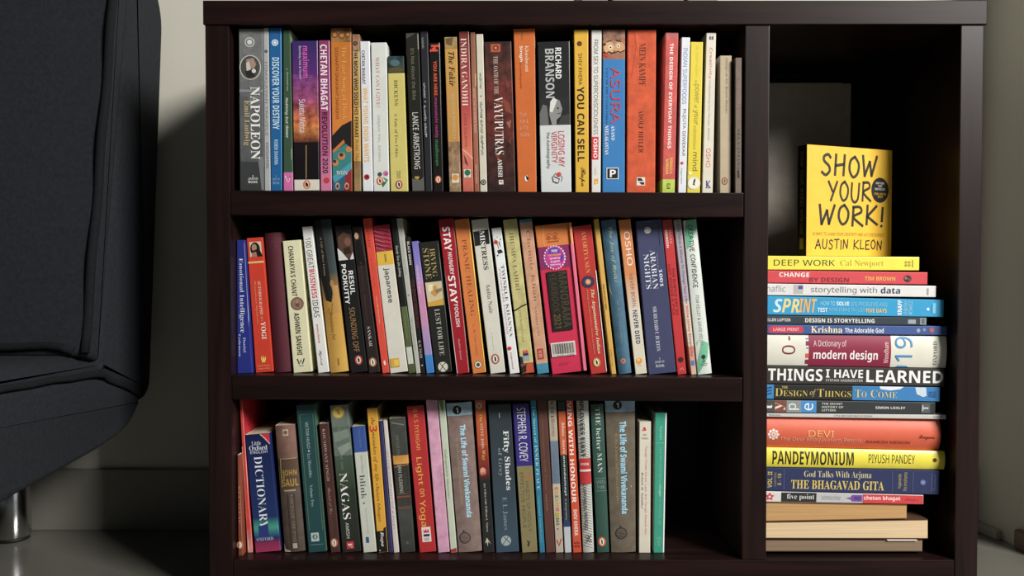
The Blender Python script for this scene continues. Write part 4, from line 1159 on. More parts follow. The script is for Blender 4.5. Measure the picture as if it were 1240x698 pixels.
book(3, (332.2, 356.6, 512, 344.2, 369.4, 665.5), '6c5248', 'battered brown leather-look book with a frayed label on the bottom shelf',
     [('R', 'b8a890', 517, 525, .38, .66), ('O', '7a5a48', 521, .52, 2.4), ('R', 'a88c68', 552, 553, .14, .96), ('R', '5a4434', 553, 588, .12, .98), ('P', 'c0a878', [(552, .12), (553, .16), (588, .14), (588, .1)]), ('T', 'B', 'JOHN', 'b8963c', 566, 576, .2, .3), ('U', 'B', 'JOHN', 'a88a3c', 566, 575, .2, .9), ('U', 'B', 'SAUL', 'b0903c', 577, 586, .16, .94),
      ('P', 'd8ccb8', [(655, .0), (662, .04), (664, .3), (666, .3), (666, .0)]), ('R', 'a89880', 590, 592, .2, .8), ('R', '4a3c34', 595, 660, .36, .42), ('R', '4a3c34', 595, 660, .68, .73), ('T', 'R', 'VOICES OF THE PAST', '8a7868', 596, 654, .46, .64), ('R', 'b0a290', 655, 661, .44, .66)],
     bands=[(512, 552, '8a6458', '7a5a4c', 'worn'), (552, 590, '5a4434', '5a4838', 'worn'), (590, 666, '5c4e44', '54463c', 'worn')], mat='worn', rnd=.12, W=.11, name='hardback_book')
book(3, (358, 380.6, 488.5, 373.4, 395.4, 666.5), '1f4a4c', 'tall teal paperback framed by a thin gold line on the bottom shelf',
     [('L', '6a7a54', .6, [(500, .16), (500, .88), (640, .9), (640, .16), (500, .16)]), ('T', 'S', 'VICTOR HUGO', 'b0c4c0', 509, 541, .42, .58), ('O', 'b0c4c0', 544, .5, 1.2), ('T', 'R', 'Les Misérables', 'a8bcb8', 547, 576, .4, .58), ('T', 'R', 'Volume Two', 'a8bcb8', 585, 611, .38, .54),
      ('R', 'b4c4c0', 643, 653.5, .22, .66), ('O', '4a6a6a', 648, .44, 3.2), ('R', 'b4c4c0', 646, 650, .4, .5), ('R', '6a8a84', 657, 657.7, .14, .86)], sideR='5a7a5c', W=.13)
book(3, (386, 397.8, 510.5, 400.3, 411.8, 666.5), '4e302a', 'short chocolate brown paperback with pale serif capitals on the bottom shelf',
     [('T', 'R', 'KHUSHWANT SINGH', 'b8a498', 517, 580, .3, .58), ('T', 'C', 'Burial at Sea', 'a08478', 588, 620, .3, .62), ('T', 'S', 'collected stories', '6a4a42', 618, 645, .24, .56)] + bird(655, .48, 4.4, 'b8704a'), W=.11)
book(3, (399, 421, 489, 414.4, 437.4, 666.8), '59655a', 'misty green paperback with a gold disc at its top on the bottom shelf',
     [('O', 'c8a83c', 497.5, .44, 7.4), ('O', 'e0c458', 497.5, .44, 6.2), ('P', 'b8942c', [(494, .34), (495, .5), (501, .56), (500, .4)]), ('P', '7a8a7c', [(522, .05), (518, .9), (528, .95), (534, .1)]), ('P', '8a9488', [(540, .2), (534, .95), (542, .98), (550, .4)]),
      ('T', 'R', 'THE SECRET OF THE', '7c867c', 512, 568, .32, .46), ('T', 'R', 'NAGAS', 'f0f0ea', 571, 627, .2, .62), ('T', 'S', 'AMISH', 'd4d4cc', 631, 650, .3, .48), ('R', 'c0303a', 654, 663, .26, .66), ('T', 'T', 'F', 'f0e0d8', 656, 661.5, .34, .56)],
     bands=[(488, 515, '7a8478', '6a766c'), (515, 550, '5c6c60', '6a7a70', 'worn'), (550, 590, '4a5a4a', '34422f'), (590, 667, '2e3a2c', '2c2a28')], mat='gloss')
book(3, (425.7, 441.6, 514, 439.8, 456.2, 666.5), 'c9cdbe', 'short pale paperback with a blue top block on the bottom shelf',
     [('T', 'S', 'Malcolm Gladwell', '6a86b8', 518, 540, .5, .62), ('T', 'S', 'the power of thinking', '5a76a8', 518, 542, .36, .46), ('T', 'R', 'blink', '4a545a', 573, 602, .24, .66), ('O', '6a7478', 607, .4, 1.2), ('T', 'S', 'Malcolm Gladwell', 'a8b0aa', 549, 571, .48, .62), ('T', 'S', 'The power of thinking without thinking', 'aeb4a8', 612, 645, .46, .56), ('R', '3a5490', 648, 655, .3, .52)],
     bands=[(513, 545.5, '34549a', '3a5aa0')])
book(3, (443.8, 456.8, 492.5, 457.8, 470, 667), 'e5a81e', 'amber paperback with hand-written title and a red numeral on the bottom shelf',
     [('T', 'E', 'the', '4a2c14', 504, 513, .3, .7), ('T', 'B', '3', 'c83a24', 513, 521, .12, .86), ('T', 'E', 'mistakes of my life', '5a3414', 521, 581, .22, .66), ('T', 'E', 'chetan bhagat', '7a4a18', 583, 630, .22, .62),
      ('P', '1c1c1e', [(641, .0), (641, .7), (638, .75), (636, .98), (666.8, .98), (666.8, .0)]), ('T', 'F', 'Rupa', 'e8e4d8', 642, 660, .3, .7), ('O', 'd8d4c8', 664.5, .2, .8)], sideR='b89a54', mat='gloss')
book(3, (458.6, 463.3, 507.5, 470.6, 476.2, 667), '353260', 'very thin indigo booklet on the bottom shelf', [('R', '57548a', 512, 664, .86, .95)], W=.12)
book(3, (463.7, 468.6, 507.8, 476.6, 483.4, 667.5), 'd4cac4', 'very thin white booklet with tiny mauve lettering on the bottom shelf',
     [('T', 'S', 'IN THE COMPANY OF A POET', 'a890a0', 545, 640, .3, .7)], W=.12)
book(3, (470.8, 490.8, 503.8, 485.8, 502.6, 666.3), '454742', 'worn charcoal paperback with an orange stripe above its author capitals on the bottom shelf',
     [('P', '7a7c74', [(508, .1), (512, .9), (513.5, .9), (509.5, .1)]), ('T', 'S', 'FOR YOUR EYES', '7a7c72', 525, 548, .3, .5), ('P', '98602c', [(562, .02), (560, .98), (561.5, .98), (563.5, .02)]), ('T', 'S', 'IAN FLEMING', 'b8bab0', 560.5, 596, .28, .52), ('R', '8a4a3a', 598, 600, .05, .95), ('R', '8a4a3a', 612, 613.4, .05, .95), ('R', '6a4a3c', 595, 596, .1, .9), ('T', 'S', 'CASINO', '54564e', 565, 590, .62, .78), ('O', '5a5c56', 655, .5, 2)],
     bands=[(503, 549, '4a4c46', '3e403a', 'worn'), (549, 559.5, 'c88a34', 'd89c44', 'worn'), (559.5, 610, '33342f', '403c36', 'worn'), (610, 667, '484a46', '3a3b38', 'worn')], mat='worn')
book(3, (492, 513.2, 491.5, 507.8, 528.3, 668.3), 'bd2a2c', 'red paperback with large yellow title and white logo square, bottom shelf',
     [('T', 'S', 'B K S IYENGAR', 'e8a048', 495, 545, .36, .6), ('T', 'S', 'Light', 'f0b838', 553.5, 587, .22, .62), ('T', 'S', 'on', 'f0b838', 591.5, 601, .34, .6), ('T', 'S', 'Yoga', 'f0b838', 605.5, 637, .16, .62), ('R', 'e4dcd4', 638, 656, .24, .78), ('P', 'd03038', [(640, .34), (643, .4), (640, .5), (643, .56), (640, .66), (645, .68), (645, .34)]), ('R', '283064', 646.5, 649.5, .34, .7), ('R', 'b4b0a8', 651, 654.5, .36, .66)],
     sideR='6a2a3a')
book(3, (515.2, 529.5, 484, 530.3, 544.6, 669.5), 'dba0bd', 'plain pink book without lettering on the bottom shelf', mat='worn', edge='e0b4c8')
book(3, (530.2, 538.6, 484, 545.4, 553.6, 669.5), 'c5cdb8', 'pale green thin paperback with a leaf at its top, bottom shelf',
     [('P', '5a8a4a', [(485, .1), (485, .75), (494, .7), (500, .5), (493, .3)]), ('T', 'E', 'Unforgettable Memories', '6a7464', 545, 604, .24, .62), ('P', 'b03030', [(666, .0), (664, .98), (669.5, .98), (669.5, .0)])], edge='e8e0d0')
VIV = lambda tone: [('O', '16181c', 496.5 + tone, .41, 5.4), ('U', 'B', '1', 'e8eef2', 493.3 + tone, 500 + tone, .37, .45)]
book(3, (540, 571, 487.8, 555.2, 584, 668.3), '8a736c', 'thick taupe book with ice blue cap and title, left twin, bottom shelf',
     VIV(0) + [('T', 'K', 'The Life of Swami Vivekananda', 'aeddf0', 514.5, 626.5, .46, .7), ('T', 'R', 'By His Eastern and Western Disciples', 'b89c74', 530, 612, .22, .36), ('O', '4a4040', 651, .32, 7), ('O', '7a665e', 651, .32, 5.6), ('P', '4a4040', [(641, .3), (642.5, .24), (645, .3), (645, .36)]), ('L', '5a4c48', .8, [(650, .2), (652, .44)]), ('L', '5a4c48', .8, [(654, .22), (655, .42)])],
     bands=[(487, 503.2, 'a9cbdb', 'a2c2d2')], hard=True, rnd=.05, mat='worn', W=.13)
book(3, (574.4, 587.4, 484, 585.2, 599, 669), '3a2c28', 'slim paperback fading from orange to black on the bottom shelf',
     [('O', 'd8c8b4', 491.5, .4, 3.6), ('O', 'b8764a', 491.5, .4, 2), ('T', 'R', 'The', 'e8c058', 501, 511, .38, .66), ('T', 'R', 'STEVE JOBS', 'e8d4bc', 513, 543, .36, .66), ('T', 'F', 'Way', 'e8b038', 545, 557.5, .34, .7), ('O', 'c87a60', 571, .4, 5, .8), ('O', 'e09c84', 569, .38, 3), ('P', '8a3a30', [(574, .25), (574, .6), (577, .5)]),
      ('T', 'R', 'Jay Elliot with William L. Simon', 'd0c8bc', 585, 644, .36, .58), ('P', 'c0c0a4', [(651, .4), (655, .55), (659, .75), (656, .5), (662, .42), (656, .36), (658, .2), (654, .3)])],
     bands=[(484, 540, 'c4602c', 'b8502c'), (540, 568, 'a84228', '7a2c28'), (568, 582, '7a2c28', '2c2826'), (582, 670, '282a28', '2c2f2e')], mat='gloss')
book(3, (590.6, 618.4, 490.2, 600.6, 628.7, 668.8), '3a4c58', 'thick slate grey paperback with white title and pale disc, bottom shelf',
     [('R', '9aa4a8', 500, 506, .46, .5), ('T', 'T', 'Fifty Shades', 'e4e8e8', 522, 594, .54, .84), ('T', 'R', 'of Grey', '8c979c', 543, 577, .28, .5), ('T', 'R', 'E L James', '8c9aa0', 602.5, 642, .38, .6), ('O', 'a4aeb2', 655, .46, 6.2), ('L', '3a4c58', .8, [(659, .32), (653, .5), (650, .56)]), ('L', '3a4c58', .8, [(650.5, .38), (655, .54), (658, .62)])],
     bands=[(490, 580, '333b40', '384650'), (580, 669, '384650', '3e5464')], mat='gloss')
book(3, (620.2, 640.6, 490.7, 632, 651, 670), '8a7f54', 'paperback with indigo upper part and olive gold lower part, bottom shelf',
     [('T', 'S', 'STEPHEN R. COVEY', 'e4e4ee', 495, 560, .24, .76), ('T', 'S', '7', 'c0683c', 573, 582, .4, .84), ('T', 'S', 'HABITS OF HIGHLY', '6a6240', 584, 645, .5, .72), ('T', 'S', 'EFFECTIVE PEOPLE', '6a6240', 573, 640, .18, .4), ('L', '2c2a1c', 1.2, [(656, .4), (659, .5), (663, .44)]), ('L', '2c2a1c', .8, [(657, .54), (661, .4)])],
     bands=[(490, 565.5, '332a78', '382e80')], sideR='c8bc94')
book(3, (641.8, 649.2, 484.5, 653.3, 660, 670), '1f7c9c', 'narrow cyan blue paperback with pale serif title on the bottom shelf',
     [('T', 'R', 'The Secret of', 'b8dce4', 492, 537, .3, .72), ('T', 'R', 'INNER PEACE', 'c4e2e8', 540, 594, .26, .76), ('T', 'S', 'SWAMI RAMDAS', '7ab8cc', 601, 658, .3, .6)])
book(3, (650, 662.2, 486.5, 661, 672.3, 670.5), '5e3a32', 'plain brown paperback with faint hand-written gold lettering on the bottom shelf',
     [('T', 'E', 'Conversations with Poets', '8a6448', 504, 595, .34, .56), ('T', 'C', 'and dew', 'a88458', 600, 620, .34, .5)])
book(3, (662.9, 673.2, 484, 672.8, 682.4, 671.3), 'b6a894', 'beige and grey paperback with multicoloured capitals in its lower half on the bottom shelf',
     [('T', 'B', 'W  I  d  e', '3a3430', 488, 508, .3, .7), ('T', 'S', 'Bono', '6a5e50', 510, 530, .3, .7), ('T', 'S', 'how to have', '6c7886', 550, 585, .3, .6), ('T', 'B', 'C', 'c83a2c', 592, 596, .3, .7), ('T', 'B', 'R', 'd89a2c', 597, 601, .3, .7), ('T', 'B', 'E', '4a8a5a', 602, 605, .3, .7), ('T', 'B', 'ATI', 'c8a02c', 606, 615, .3, .7), ('T', 'B', 'VE', 'c85a3c', 616, 621, .3, .7), ('R', 'd8c040', 622, 630, .26, .74), ('T', 'B', 'IDEAS.', '5a7a5a', 623, 639, .3, .66), ('O', '4a3c3c', 642.5, .44, .8), ('L', 'c8303a', 1.2, [(656, .25), (663, .5), (655, .85)])],
     bands=[(536, 588, '6f7f90', '66788c'), (588, 672, 'c4b49c', 'bcae9c')])
book(3, (675, 684.2, 488.5, 683.7, 692, 671.3), '2d3436', 'thin paperback with an orange upper block and pale foot on the bottom shelf',
     [('T', 'F', 'Mata Amrit', 'ead4c4', 513, 552, .4, .8), ('T', 'B', 'anandamayi', 'd8dcd8', 554, 602, .36, .7), ('T', 'S', 'A Biography', 'c0c8c8', 606, 632, .36, .62), ('P', '2c3c68', [(630, .1), (634, 1), (640, 1), (640, 0)])],
     bands=[(488, 500.5, '22363a'), (500.5, 553, 'd0602e', 'c8582c'), (553, 637, '23302e', '2a3440'), (637, 672, 'bcc4cc', 'c4c8cc')])
book(3, (684.8, 693.8, 484, 693.8, 704.4, 671.3), 'd6502e', 'vermilion paperback with bold white capitals down the spine, bottom shelf',
     [('T', 'B', 'LIVING WITH HONOUR', 'f2ebe4', 479, 611, .16, .72), ('T', 'B', 'SHIV KHERA', 'ece0d8', 619, 651, .28, .72), ('L', '3a2430', 1.2, [(659, .2), (661, .4), (658.5, .6), (661, .8)]), ('L', '3a2430', 1.2, [(663, .2), (665, .4), (662.5, .6), (665, .8)])], mat='gloss')
book(3, (697.8, 712.3, 484, 706.3, 719.6, 672), 'b9bab2', 'silver striped paperback with two red bars mid-spine on the bottom shelf',
     [('L', 'd6d6d0', .6, [(484 + 3.2 * q, .02), (489.5 + 3.2 * q, .98)]) for q in range(0, 56) if not 21 < q < 31] +
     [('T', 'B', 'EMPLOYEES FIRST', '2c2c2a', 479, 555.5, .22, .58), ('R', 'c22c30', 557.5, 571, .02, .98), ('R', 'd8d4cc', 571, 573.5, .02, .98), ('R', 'c22c30', 573.5, 588.5, .02, .98), ('T', 'B', 'VINEET', 'f0e0d8', 563, 566, .1, .8), ('T', 'B', 'CUSTOMERS SECOND', '2c2c2a', 588.5, 644, .24, .52), ('L', '3a3a38', 1, [(650, .4), (659, .8)]), ('L', '3a3a38', 1, [(650, .78), (659, .38)]), ('R', '6a6a66', 650, 656, .48, .54)],
     hard=True, rnd=.1)
book(3, (715, 730.6, 494, 723.3, 738, 673.5), '31544a', 'bottle green book with white title and orange oval, bottom shelf',
     [('T', 'R', 'THE better MAN', 'd2dcd2', 498, 577, .34, .72), ('R', '6a8a7c', 583.5, 584.2, .1, .95), ('U', 'R', 'ANITA', '8aa698', 586, 590.5, .14, .92), ('U', 'R', 'NAIR', '8aa698', 592, 596.5, .2, .84), ('R', '6a8a7c', 598.5, 599.2, .1, .95)] + bird(660.5, .42, 4.6), rnd=.06, hard=True, mat='card', side='26403a')
book(3, (732.4, 769, 484, 740.4, 770.2, 673.2), '6b6150', 'thick olive brown book with ice blue cap and title, right twin, bottom shelf',
     VIV(-1.5) + [('T', 'K', 'The Life of Swami Vivekananda', '9cd4ec', 514.5, 626.5, .46, .7), ('T', 'R', 'By His Eastern and Western Disciples', 'a8905c', 529, 613, .25, .38), ('O', '3a3430', 650, .42, 7.2), ('O', '5e5446', 650, .42, 5.8), ('P', '3a3430', [(640, .4), (641.5, .35), (644, .4), (644, .46)]), ('L', '3a3430', .8, [(649, .3), (651, .54)]), ('L', '3a3430', .8, [(653, .32), (654, .52)]), ('O', 'a89c84', 593.5, .84, .9)],
     bands=[(484, 503, 'a6c6dc', '9cbcd2')], hard=True, rnd=.05, mat='worn', W=.13)
book(3, (774, 788.5, 514.5, 773.4, 787.6, 673.2), 'd9d2c0', 'short cream paperback with pale red title and black author name on the bottom shelf',
     [('P', 'd03040', [(522, .3), (521, .5), (525, .6), (526, .42)]), ('O', 'd03040', 525, .3, .9), ('U', 'S', 'orient', '8a8678', 529, 531.5, .32, .62), ('U', 'S', 'PAPERBACKS', '9a9688', 533.5, 536, .2, .8), ('T', 'S', "Tough Times Never Last, But Tough People Do!", 'd86a64', 544, 651, .48, .68), ('T', 'R', 'Robert H. Schuller', '4a463e', 576, 620, .2, .38)], W=.11)
book(3, (793, 807.6, 503.2, 791.2, 804.2, 672.7), '2fa083', 'green book with a white right cover edge, rightmost on the bottom shelf',
     [('T', 'S', 'kondo', '9ad4c0', 520, 536, .42, .66), ('R', '6ac0a8', 539.5, 540.2, .1, .8), ('T', 'S', 'the life-changing', '8accb8', 545, 588, .4, .62), ('T', 'B', 'magic', 'b4e0d0', 590, 605, .4, .64), ('T', 'S', 'of tidying up', '7cc4ae', 607, 639, .4, .62), ('U', 'S', 'THE LIFE', 'a0d8c4', 654, 657, .26, .66), ('U', 'S', 'TIDY', 'a0d8c4', 658.5, 661.5, .34, .62), ('U', 'S', 'UP', 'a0d8c4', 662.5, 665, .4, .6), ('R', 'eef4f0', 503.5, 672.5, .88, 1)],
     side='e8efe8', sideL='b8b49c', mat='gloss', W=.125, hard=True)
# ------------------------------------------------------------------ right-hand bay: the lying stack, bottom book first
XB = 925.8       # the pile is pushed against the divider
def X(x):
    return x
book(4, (XB, 653.8, 668.6, 1117.5, 654, 668.6), '3a2c24', 'grey-brown fore-edge of the lowest book in the right-hand stack', fore=True, edge='8a7258', W=.14)
book(4, (XB, 632.6, 652.6, 1124, 629.5, 653), '5a4030', 'pale cream fore-edge of a thick book second from the bottom of the stack', fore=True, edge='e0c294', W=.14)
book(4, (XB, 608.8, 632.0, 1098.5, 611.8, 628.6), '8a5a2c', 'tan fore-edge of a shorter book third from the bottom of the stack', fore=True, edge='c4975a', W=.13)
book(4, (XB, 595.2, 608.4, 1118, 600, 611.4), 'd6d2cc', 'thin white paperback with a red star, black patch and red end in the stack',
     [('P', 'd03a4a', [(932 + 6 * math.cos(q * PI / 5 + .3) * (1 if q % 2 == 0 else .55), .5 + .42 * math.sin(q * PI / 5 + .3) * (1 if q % 2 == 0 else .55)) for q in range(10)]), ('O', 'f0e0d8', 932, .5, 1.4),
      ('R', '2a2a2c', 946, 988.6, .06, .97), ('T', 'R', 'five point', 'e8e6e0', 953, 986, .2, .82), ('T', 'S', 'someone', 'a8a6a4', 995, 1018, .3, .7), ('P', '7a4aa0', [(1024, .5), (1030, .62), (1032, .86), (1044, .86), (1044, .2), (1032, .2), (1030, .4)]), ('R', '5a3a80', 1034, 1042, .36, .7),
      ('R', 'd23c40', 1045, 1118, .03, .97), ('T', 'B', 'chetan bhagat', 'f4dcd8', 1046, 1090, .28, .82), ('T', 'C', 'Rupa', '8a2028', 1096, 1112, .3, .62)],
     bands=[(988.6, 1045, 'bdbdbd', 'b8b8bc')], sideR='c8c4bc')
book(4, (XB, 566.6, 594.8, 1137.2, 570, 599.8), '27305c', 'navy hardback with gold serif title in the stack', 
     [('U', 'B', 'VOL. II', 'c8b03c', 929.5, 935, .14, .84), ('U', 'S', 'CHAPTERS', 'a8984c', 937.5, 940, .2, .8), ('U', 'B', '6 - 18', 'b8a444', 941.5, 946, .26, .76), ('R', '5a628c', 949, 949.6, .06, .94),
      ('T', 'R', 'God Talks With Arjuna', 'd8cc94', 973.5, 1055, .56, .9), ('T', 'T', 'THE BHAGAVAD GITA', 'd8c054', 958, 1070.5, .12, .5), ('R', '5a628c', 1080, 1080.6, .06, .94), ('U', 'S', 'Yogananda', 'c0b054', 1087, 1092, .22, .82), ('U', 'S', 'Paramahansa', 'b0a450', 1093.5, 1098, .14, .9), ('R', '5a628c', 1105, 1105.6, .06, .94), ('O', '5a6ca0', 1117.5, .5, 3.4), ('O', '7a8abc', 1117.5, .5, 1.8), ('U', 'S', 'Self-Realization', '5a628c', 1126, 1129, .14, .86), ('U', 'S', 'FELLOWSHIP', '5a628c', 1130.5, 1133, .18, .82)],
     hard=True, mat='cloth', W=.15)
book(4, (XB, 542.6, 566.2, 1144.6, 547.2, 569.6), 'ecdc1c', 'yellow hardback with heavy condensed black capitals in the stack',
     [('T', 'B', 'PANDEYMONIUM', '20200c', 935.5, 1034, .14, .86), ('T', 'S', 'PIYUSH PANDEY', '26260e', 1052, 1108, .3, .78), ('O', '6a4a1c', 1132, .52, 2.6), ('O', '2a2010', 1132, .56, 1.4)], hard=True, rnd=.12, mat='gloss', W=.14)
book(4, (XB, 505.8, 542.2, 1139.5, 509.2, 546.8), 'dd5f3e', 'fat coral hardback with a white flower rosette in the stack',
     [('O', 'f0e4dc', 936.7 + 5.2 * math.cos(q * PI / 4), .44 + .14 * math.sin(q * PI / 4), 1.7) for q in range(8)] + [('O', 'f0e4dc', 936.7, .44, 2.8), ('O', 'dd5f3e', 936.7, .44, 1.2),
      ('T', 'S', 'DEVI', 'ecb468', 979, 1010, .38, .6), ('T', 'S', 'The Devi Bhagavatam Retold', 'eea88c', 944.7, 1043, .2, .36), ('T', 'S', 'RAMESH MENON', '9c3420', 1050, 1103, .2, .3), ('T', 'C', 'Penguin', '6a2418', 1113, 1132, .34, .52)], hard=True, rnd=.16, mat='card', W=.15)
book(4, (XB, 500.6, 505.2, 1145.4, 502.6, 508.4), 'c4c4c0', 'very thin pale grey booklet in the stack above the fat coral book',
     [('T', 'S', 'DESIGN ISSUES', '6a6a68', 931, 945, .28, .72), ('T', 'S', 'STYLE AND SUBSTANCE OF DESIGN', '6a6a68', 1010, 1056, .3, .72), ('T', 'S', 'LONDON', '7a7a78', 1130, 1142, .3, .7)], W=.15)
book(4, (XB, 484.2, 500.2, 1132.5, 487.4, 502.2), '2f3335', 'charcoal paperback with four square coloured letter tiles in the stack',
     [('R', '4a4a48', 922.6, 938, .03, .97), ('R', '7e4a38', 938, 952.5, .03, .97), ('R', '8a9090', 952.5, 970, .03, .97), ('R', '3a8ac8', 970, 988.5, .03, .97), ('U', 'R', 't', 'e8e4dc', 926, 935, .3, .7), ('U', 'R', 'y', 'f0d8c8', 938.5, 951, .22, .82), ('U', 'S', 'p', 'e8ecec', 955, 967.5, .25, .75), ('U', 'S', 'e', 'e4f0f8', 974, 984.5, .22, .78),
      ('T', 'B', 'THE SECRET', 'c8c8c4', 995, 1020, .68, .84), ('T', 'B', 'HISTORY OF', 'c8c8c4', 995, 1021, .42, .58), ('T', 'B', 'LETTERS', 'c8c8c4', 995, 1012, .16, .32), ('T', 'B', 'SIMON LOXLEY', 'd8d8d4', 1060, 1096, .4, .6), ('R', '54585a', 1115, 1126, .1, .9), ('U', 'B', 'T', 'c0c4c4', 1116.5, 1124, .28, .74)])
book(4, (XB, 465.4, 483.8, 1138, 469, 487), '22221f', 'black and blue paperback with gold small-capital title in the stack',
     [('P', '2a86c4', [(924, .02), (937, .02), (937, .98), (924, .98)]), ('L', '16364c', 1.4, [(925, .3), (934, .4)]), ('L', '16364c', 1.4, [(925, .5), (934, .6)]), ('L', '16364c', 1.4, [(925, .7), (934, .8)]), ('R', '2b7cba', 1032, 1138, .02, .98), ('P', 'dce4ec', [(1065, .98), (1066, .8), (1078, .72), (1090, .82), (1094, .98)]), ('P', 'c8d4e0', [(1108, .96), (1110, .5), (1118, .3), (1122, .4), (1121, .96)]),
      ('T', 'T', 'THE', 'c8b468', 946.5, 954, .74, .9), ('T', 'R', 'D', 'd0b850', 938.5, 947.5, .22, .74), ('T', 'R', 'ESIGN', 'd0b850', 948.5, 978, .22, .62), ('T', 'E', 'of', 'c8b878', 980.5, 988, .2, .72), ('T', 'R', 'T', 'd0b850', 989.5, 997.5, .22, .74), ('T', 'R', 'HINGS', 'd0b850', 998.5, 1030.5, .22, .62), ('T', 'R', 'T', 'd8c468', 1035, 1042.5, .22, .74), ('T', 'R', 'O', 'd8c468', 1043, 1049, .22, .62), ('T', 'R', 'C', 'd8c468', 1054, 1062, .22, .74), ('T', 'R', 'OME', 'd8c468', 1063, 1086, .22, .62), ('T', 'S', 'VOGEL', '1c4c7c', 1124, 1134, .3, .7)])
book(4, (XB, 443, 465, 1143.5, 446.6, 468.6), '32302e', 'black book with huge white block capitals along its whole spine in the stack',
     [('T', 'B', 'THINGS', 'ecebe6', 930, 996, .18, .86), ('T', 'B', 'I HAVE', 'ecebe6', 1000, 1045, .4, .86), ('T', 'B', 'STEFAN SAGMEISTER', 'b8b6b0', 1000, 1045, .18, .32), ('T', 'B', 'LEARNED', 'ecebe6', 1049, 1142, .18, .86)], W=.14)
book(4, (XB, 405.2, 442.6, 1146.5, 407.6, 446.2), 'dedccc', 'thick cream reference book with a maroon title block and blue numerals in the stack',
     [('T', 'S', '-', '8c1c3c', 922.8, 928, .4, .5), ('U', 'S', '0', '7c1c34', 947, 963, .36, .66), ('R', '7c1c34', 955, 957, .82, .95), ('R', '8e1d40', 979.5, 1079, .0, 1.0), ('R', '8e1d40', 975.5, 980, .06, .2), ('R', 'd05a3c', 975.5, 979.5, .26, .4), ('R', '4a8ac0', 976.5, 979.5, .56, .6), ('R', '8e1d40', 976, 980, .66, .8), ('R', '4a8ac0', 976, 979.5, .86, .9),
      ('T', 'S', 'A Dictionary of', 'e4ccd0', 985, 1025, .58, .84), ('T', 'B', 'modern design', 'f4ecec', 985, 1063, .14, .52), ('U', 'B', 'Woodham', 'e0b0b0', 1070, 1076, .12, .8), ('U', 'S', '19', '3f8cc4', 1084, 1105, .18, .98), ('P', '3f8cc4', [(1085, .0), (1088, .05), (1098, .05), (1102, .0)]), ('U', 'R', 'OXFORD', '5a5a50', 1130.5, 1135, .1, .84)], rnd=.07, mat='gloss', W=.14)
book(4, (XB, 393.2, 404.8, 1146.5, 395.2, 406.4), '3b5796', 'blue paperback with a red pill and cream serif title in the stack',
     [('O', 'd0364c', 935, .5, 4.2), ('O', 'd0364c', 969, .5, 4.2), ('R', 'd0364c', 935, 969, .13, .87), ('T', 'S', 'LARGE PRINT', 'f0dce0', 936.5, 967.5, .34, .68), ('T', 'T', 'Krishna', 'ece0b0', 982, 1020, .16, .88), ('T', 'B', 'The Adorable God', 'e4e8f0', 1023, 1070, .2, .74), ('O', '9aa0b0', 1112, .5, 2.4), ('O', 'b05a5a', 1128, .55, 3), ('O', '7a90b8', 1119, .6, 2)])
book(4, (XB, 382, 393, 1122, 384.6, 394.6), '2d3a43', 'thin dark slate paperback with white spaced capitals in the stack',
     [('T', 'B', 'ELLEN LUPTON', 'd4d8da', 928.6, 957, .34, .7), ('T', 'B', 'DESIGN IS STORYTELLING', 'e4e6e4', 975, 1059, .26, .74), ('R', '9aa2a6', 1099.5, 1109, .2, .72), ('R', '8a9296', 1114, 1121.5, .1, .94), ('R', '5a646a', 1116, 1119.5, .2, .84)])
book(4, (XB, 358.4, 381.6, 1142.6, 363.2, 384.4), '249fd2', 'bright cyan paperback with slanted yellow capitals in the stack',
     [('T', 'J', 'S', 'c8e4ec', 936.5, 947.5, .14, .86), ('T', 'J', 'PR', 'e8d27c', 947, 968, .14, .88), ('T', 'J', 'INT', 'efae44', 967, 989, .16, .9), ('T', 'S', 'HOW TO', 'a4dcee', 993.5, 1011, .56, .78), ('T', 'B', 'SOLVE', 'eef6f8', 1013, 1028, .56, .78), ('T', 'S', 'BIG PROBLEMS AND', '8ed2ea', 1030, 1074, .56, .78), ('T', 'B', 'TEST', 'eef6f8', 990, 1002, .2, .42), ('T', 'S', 'NEW IDEAS IN JUST', '8ed2ea', 1004, 1047, .2, .42), ('T', 'B', 'FIVE DAYS', 'e8c870', 1048.5, 1073.5, .2, .42),
      ('U', 'B', 'KNAPP', 'e8f4f8', 1086.5, 1092, .1, .92), ('U', 'S', 'ZERATSKY', 'a0daee', 1094, 1098.5, .1, .9), ('U', 'S', 'KOWITZ', 'a0daee', 1100, 1104.5, .12, .88), ('P', 'e0f0f6', [(1121, .44), (1124, .54), (1125.5, .44), (1124, .34)]), ('R', '6ac4e4', 1129, 1133, .2, .8)], mat='gloss')
book(4, (XB, 343.4, 358, 1133.2, 346.4, 360.4), 'dddcda', 'white paperback with thin grey lowercase title and a small blue square in the stack',
     [('T', 'S', 'Knaflic', '8a8a8c', 922.8, 951, .3, .86), ('R', 'b4b2b0', 961, 972.5, .16, .96), ('R', '4a4a90', 966.5, 972, .56, .86), ('T', 'S', 'storytelling with', '7a7a7e', 982, 1062, .16, .82), ('T', 'B', 'data', '3a3a58', 1066.6, 1090, .28, .84), ('R', 'a0a0a0', 1122.5, 1124.5, .2, .8)], mat='gloss')
book(4, (XB, 327.4, 343, 1123, 329.8, 345), 'd83e48', 'coral red book with offset white and dark red capitals in the stack',
     [('T', 'B', 'CHANGE', 'f0e8e4', 943.5, 980, .5, .86), ('T', 'B', 'BY DESIGN', '7c1c2c', 980, 1028, .12, .48), ('T', 'B', 'TIM BROWN', 'ecb040', 1047, 1084, .28, .6), ('O', '2c2420', 1099, .46, 4.6, .9), ('O', '8a6a64', 1097, .5, 1.8), ('O', '6a4a44', 1101, .42, 1.6)])
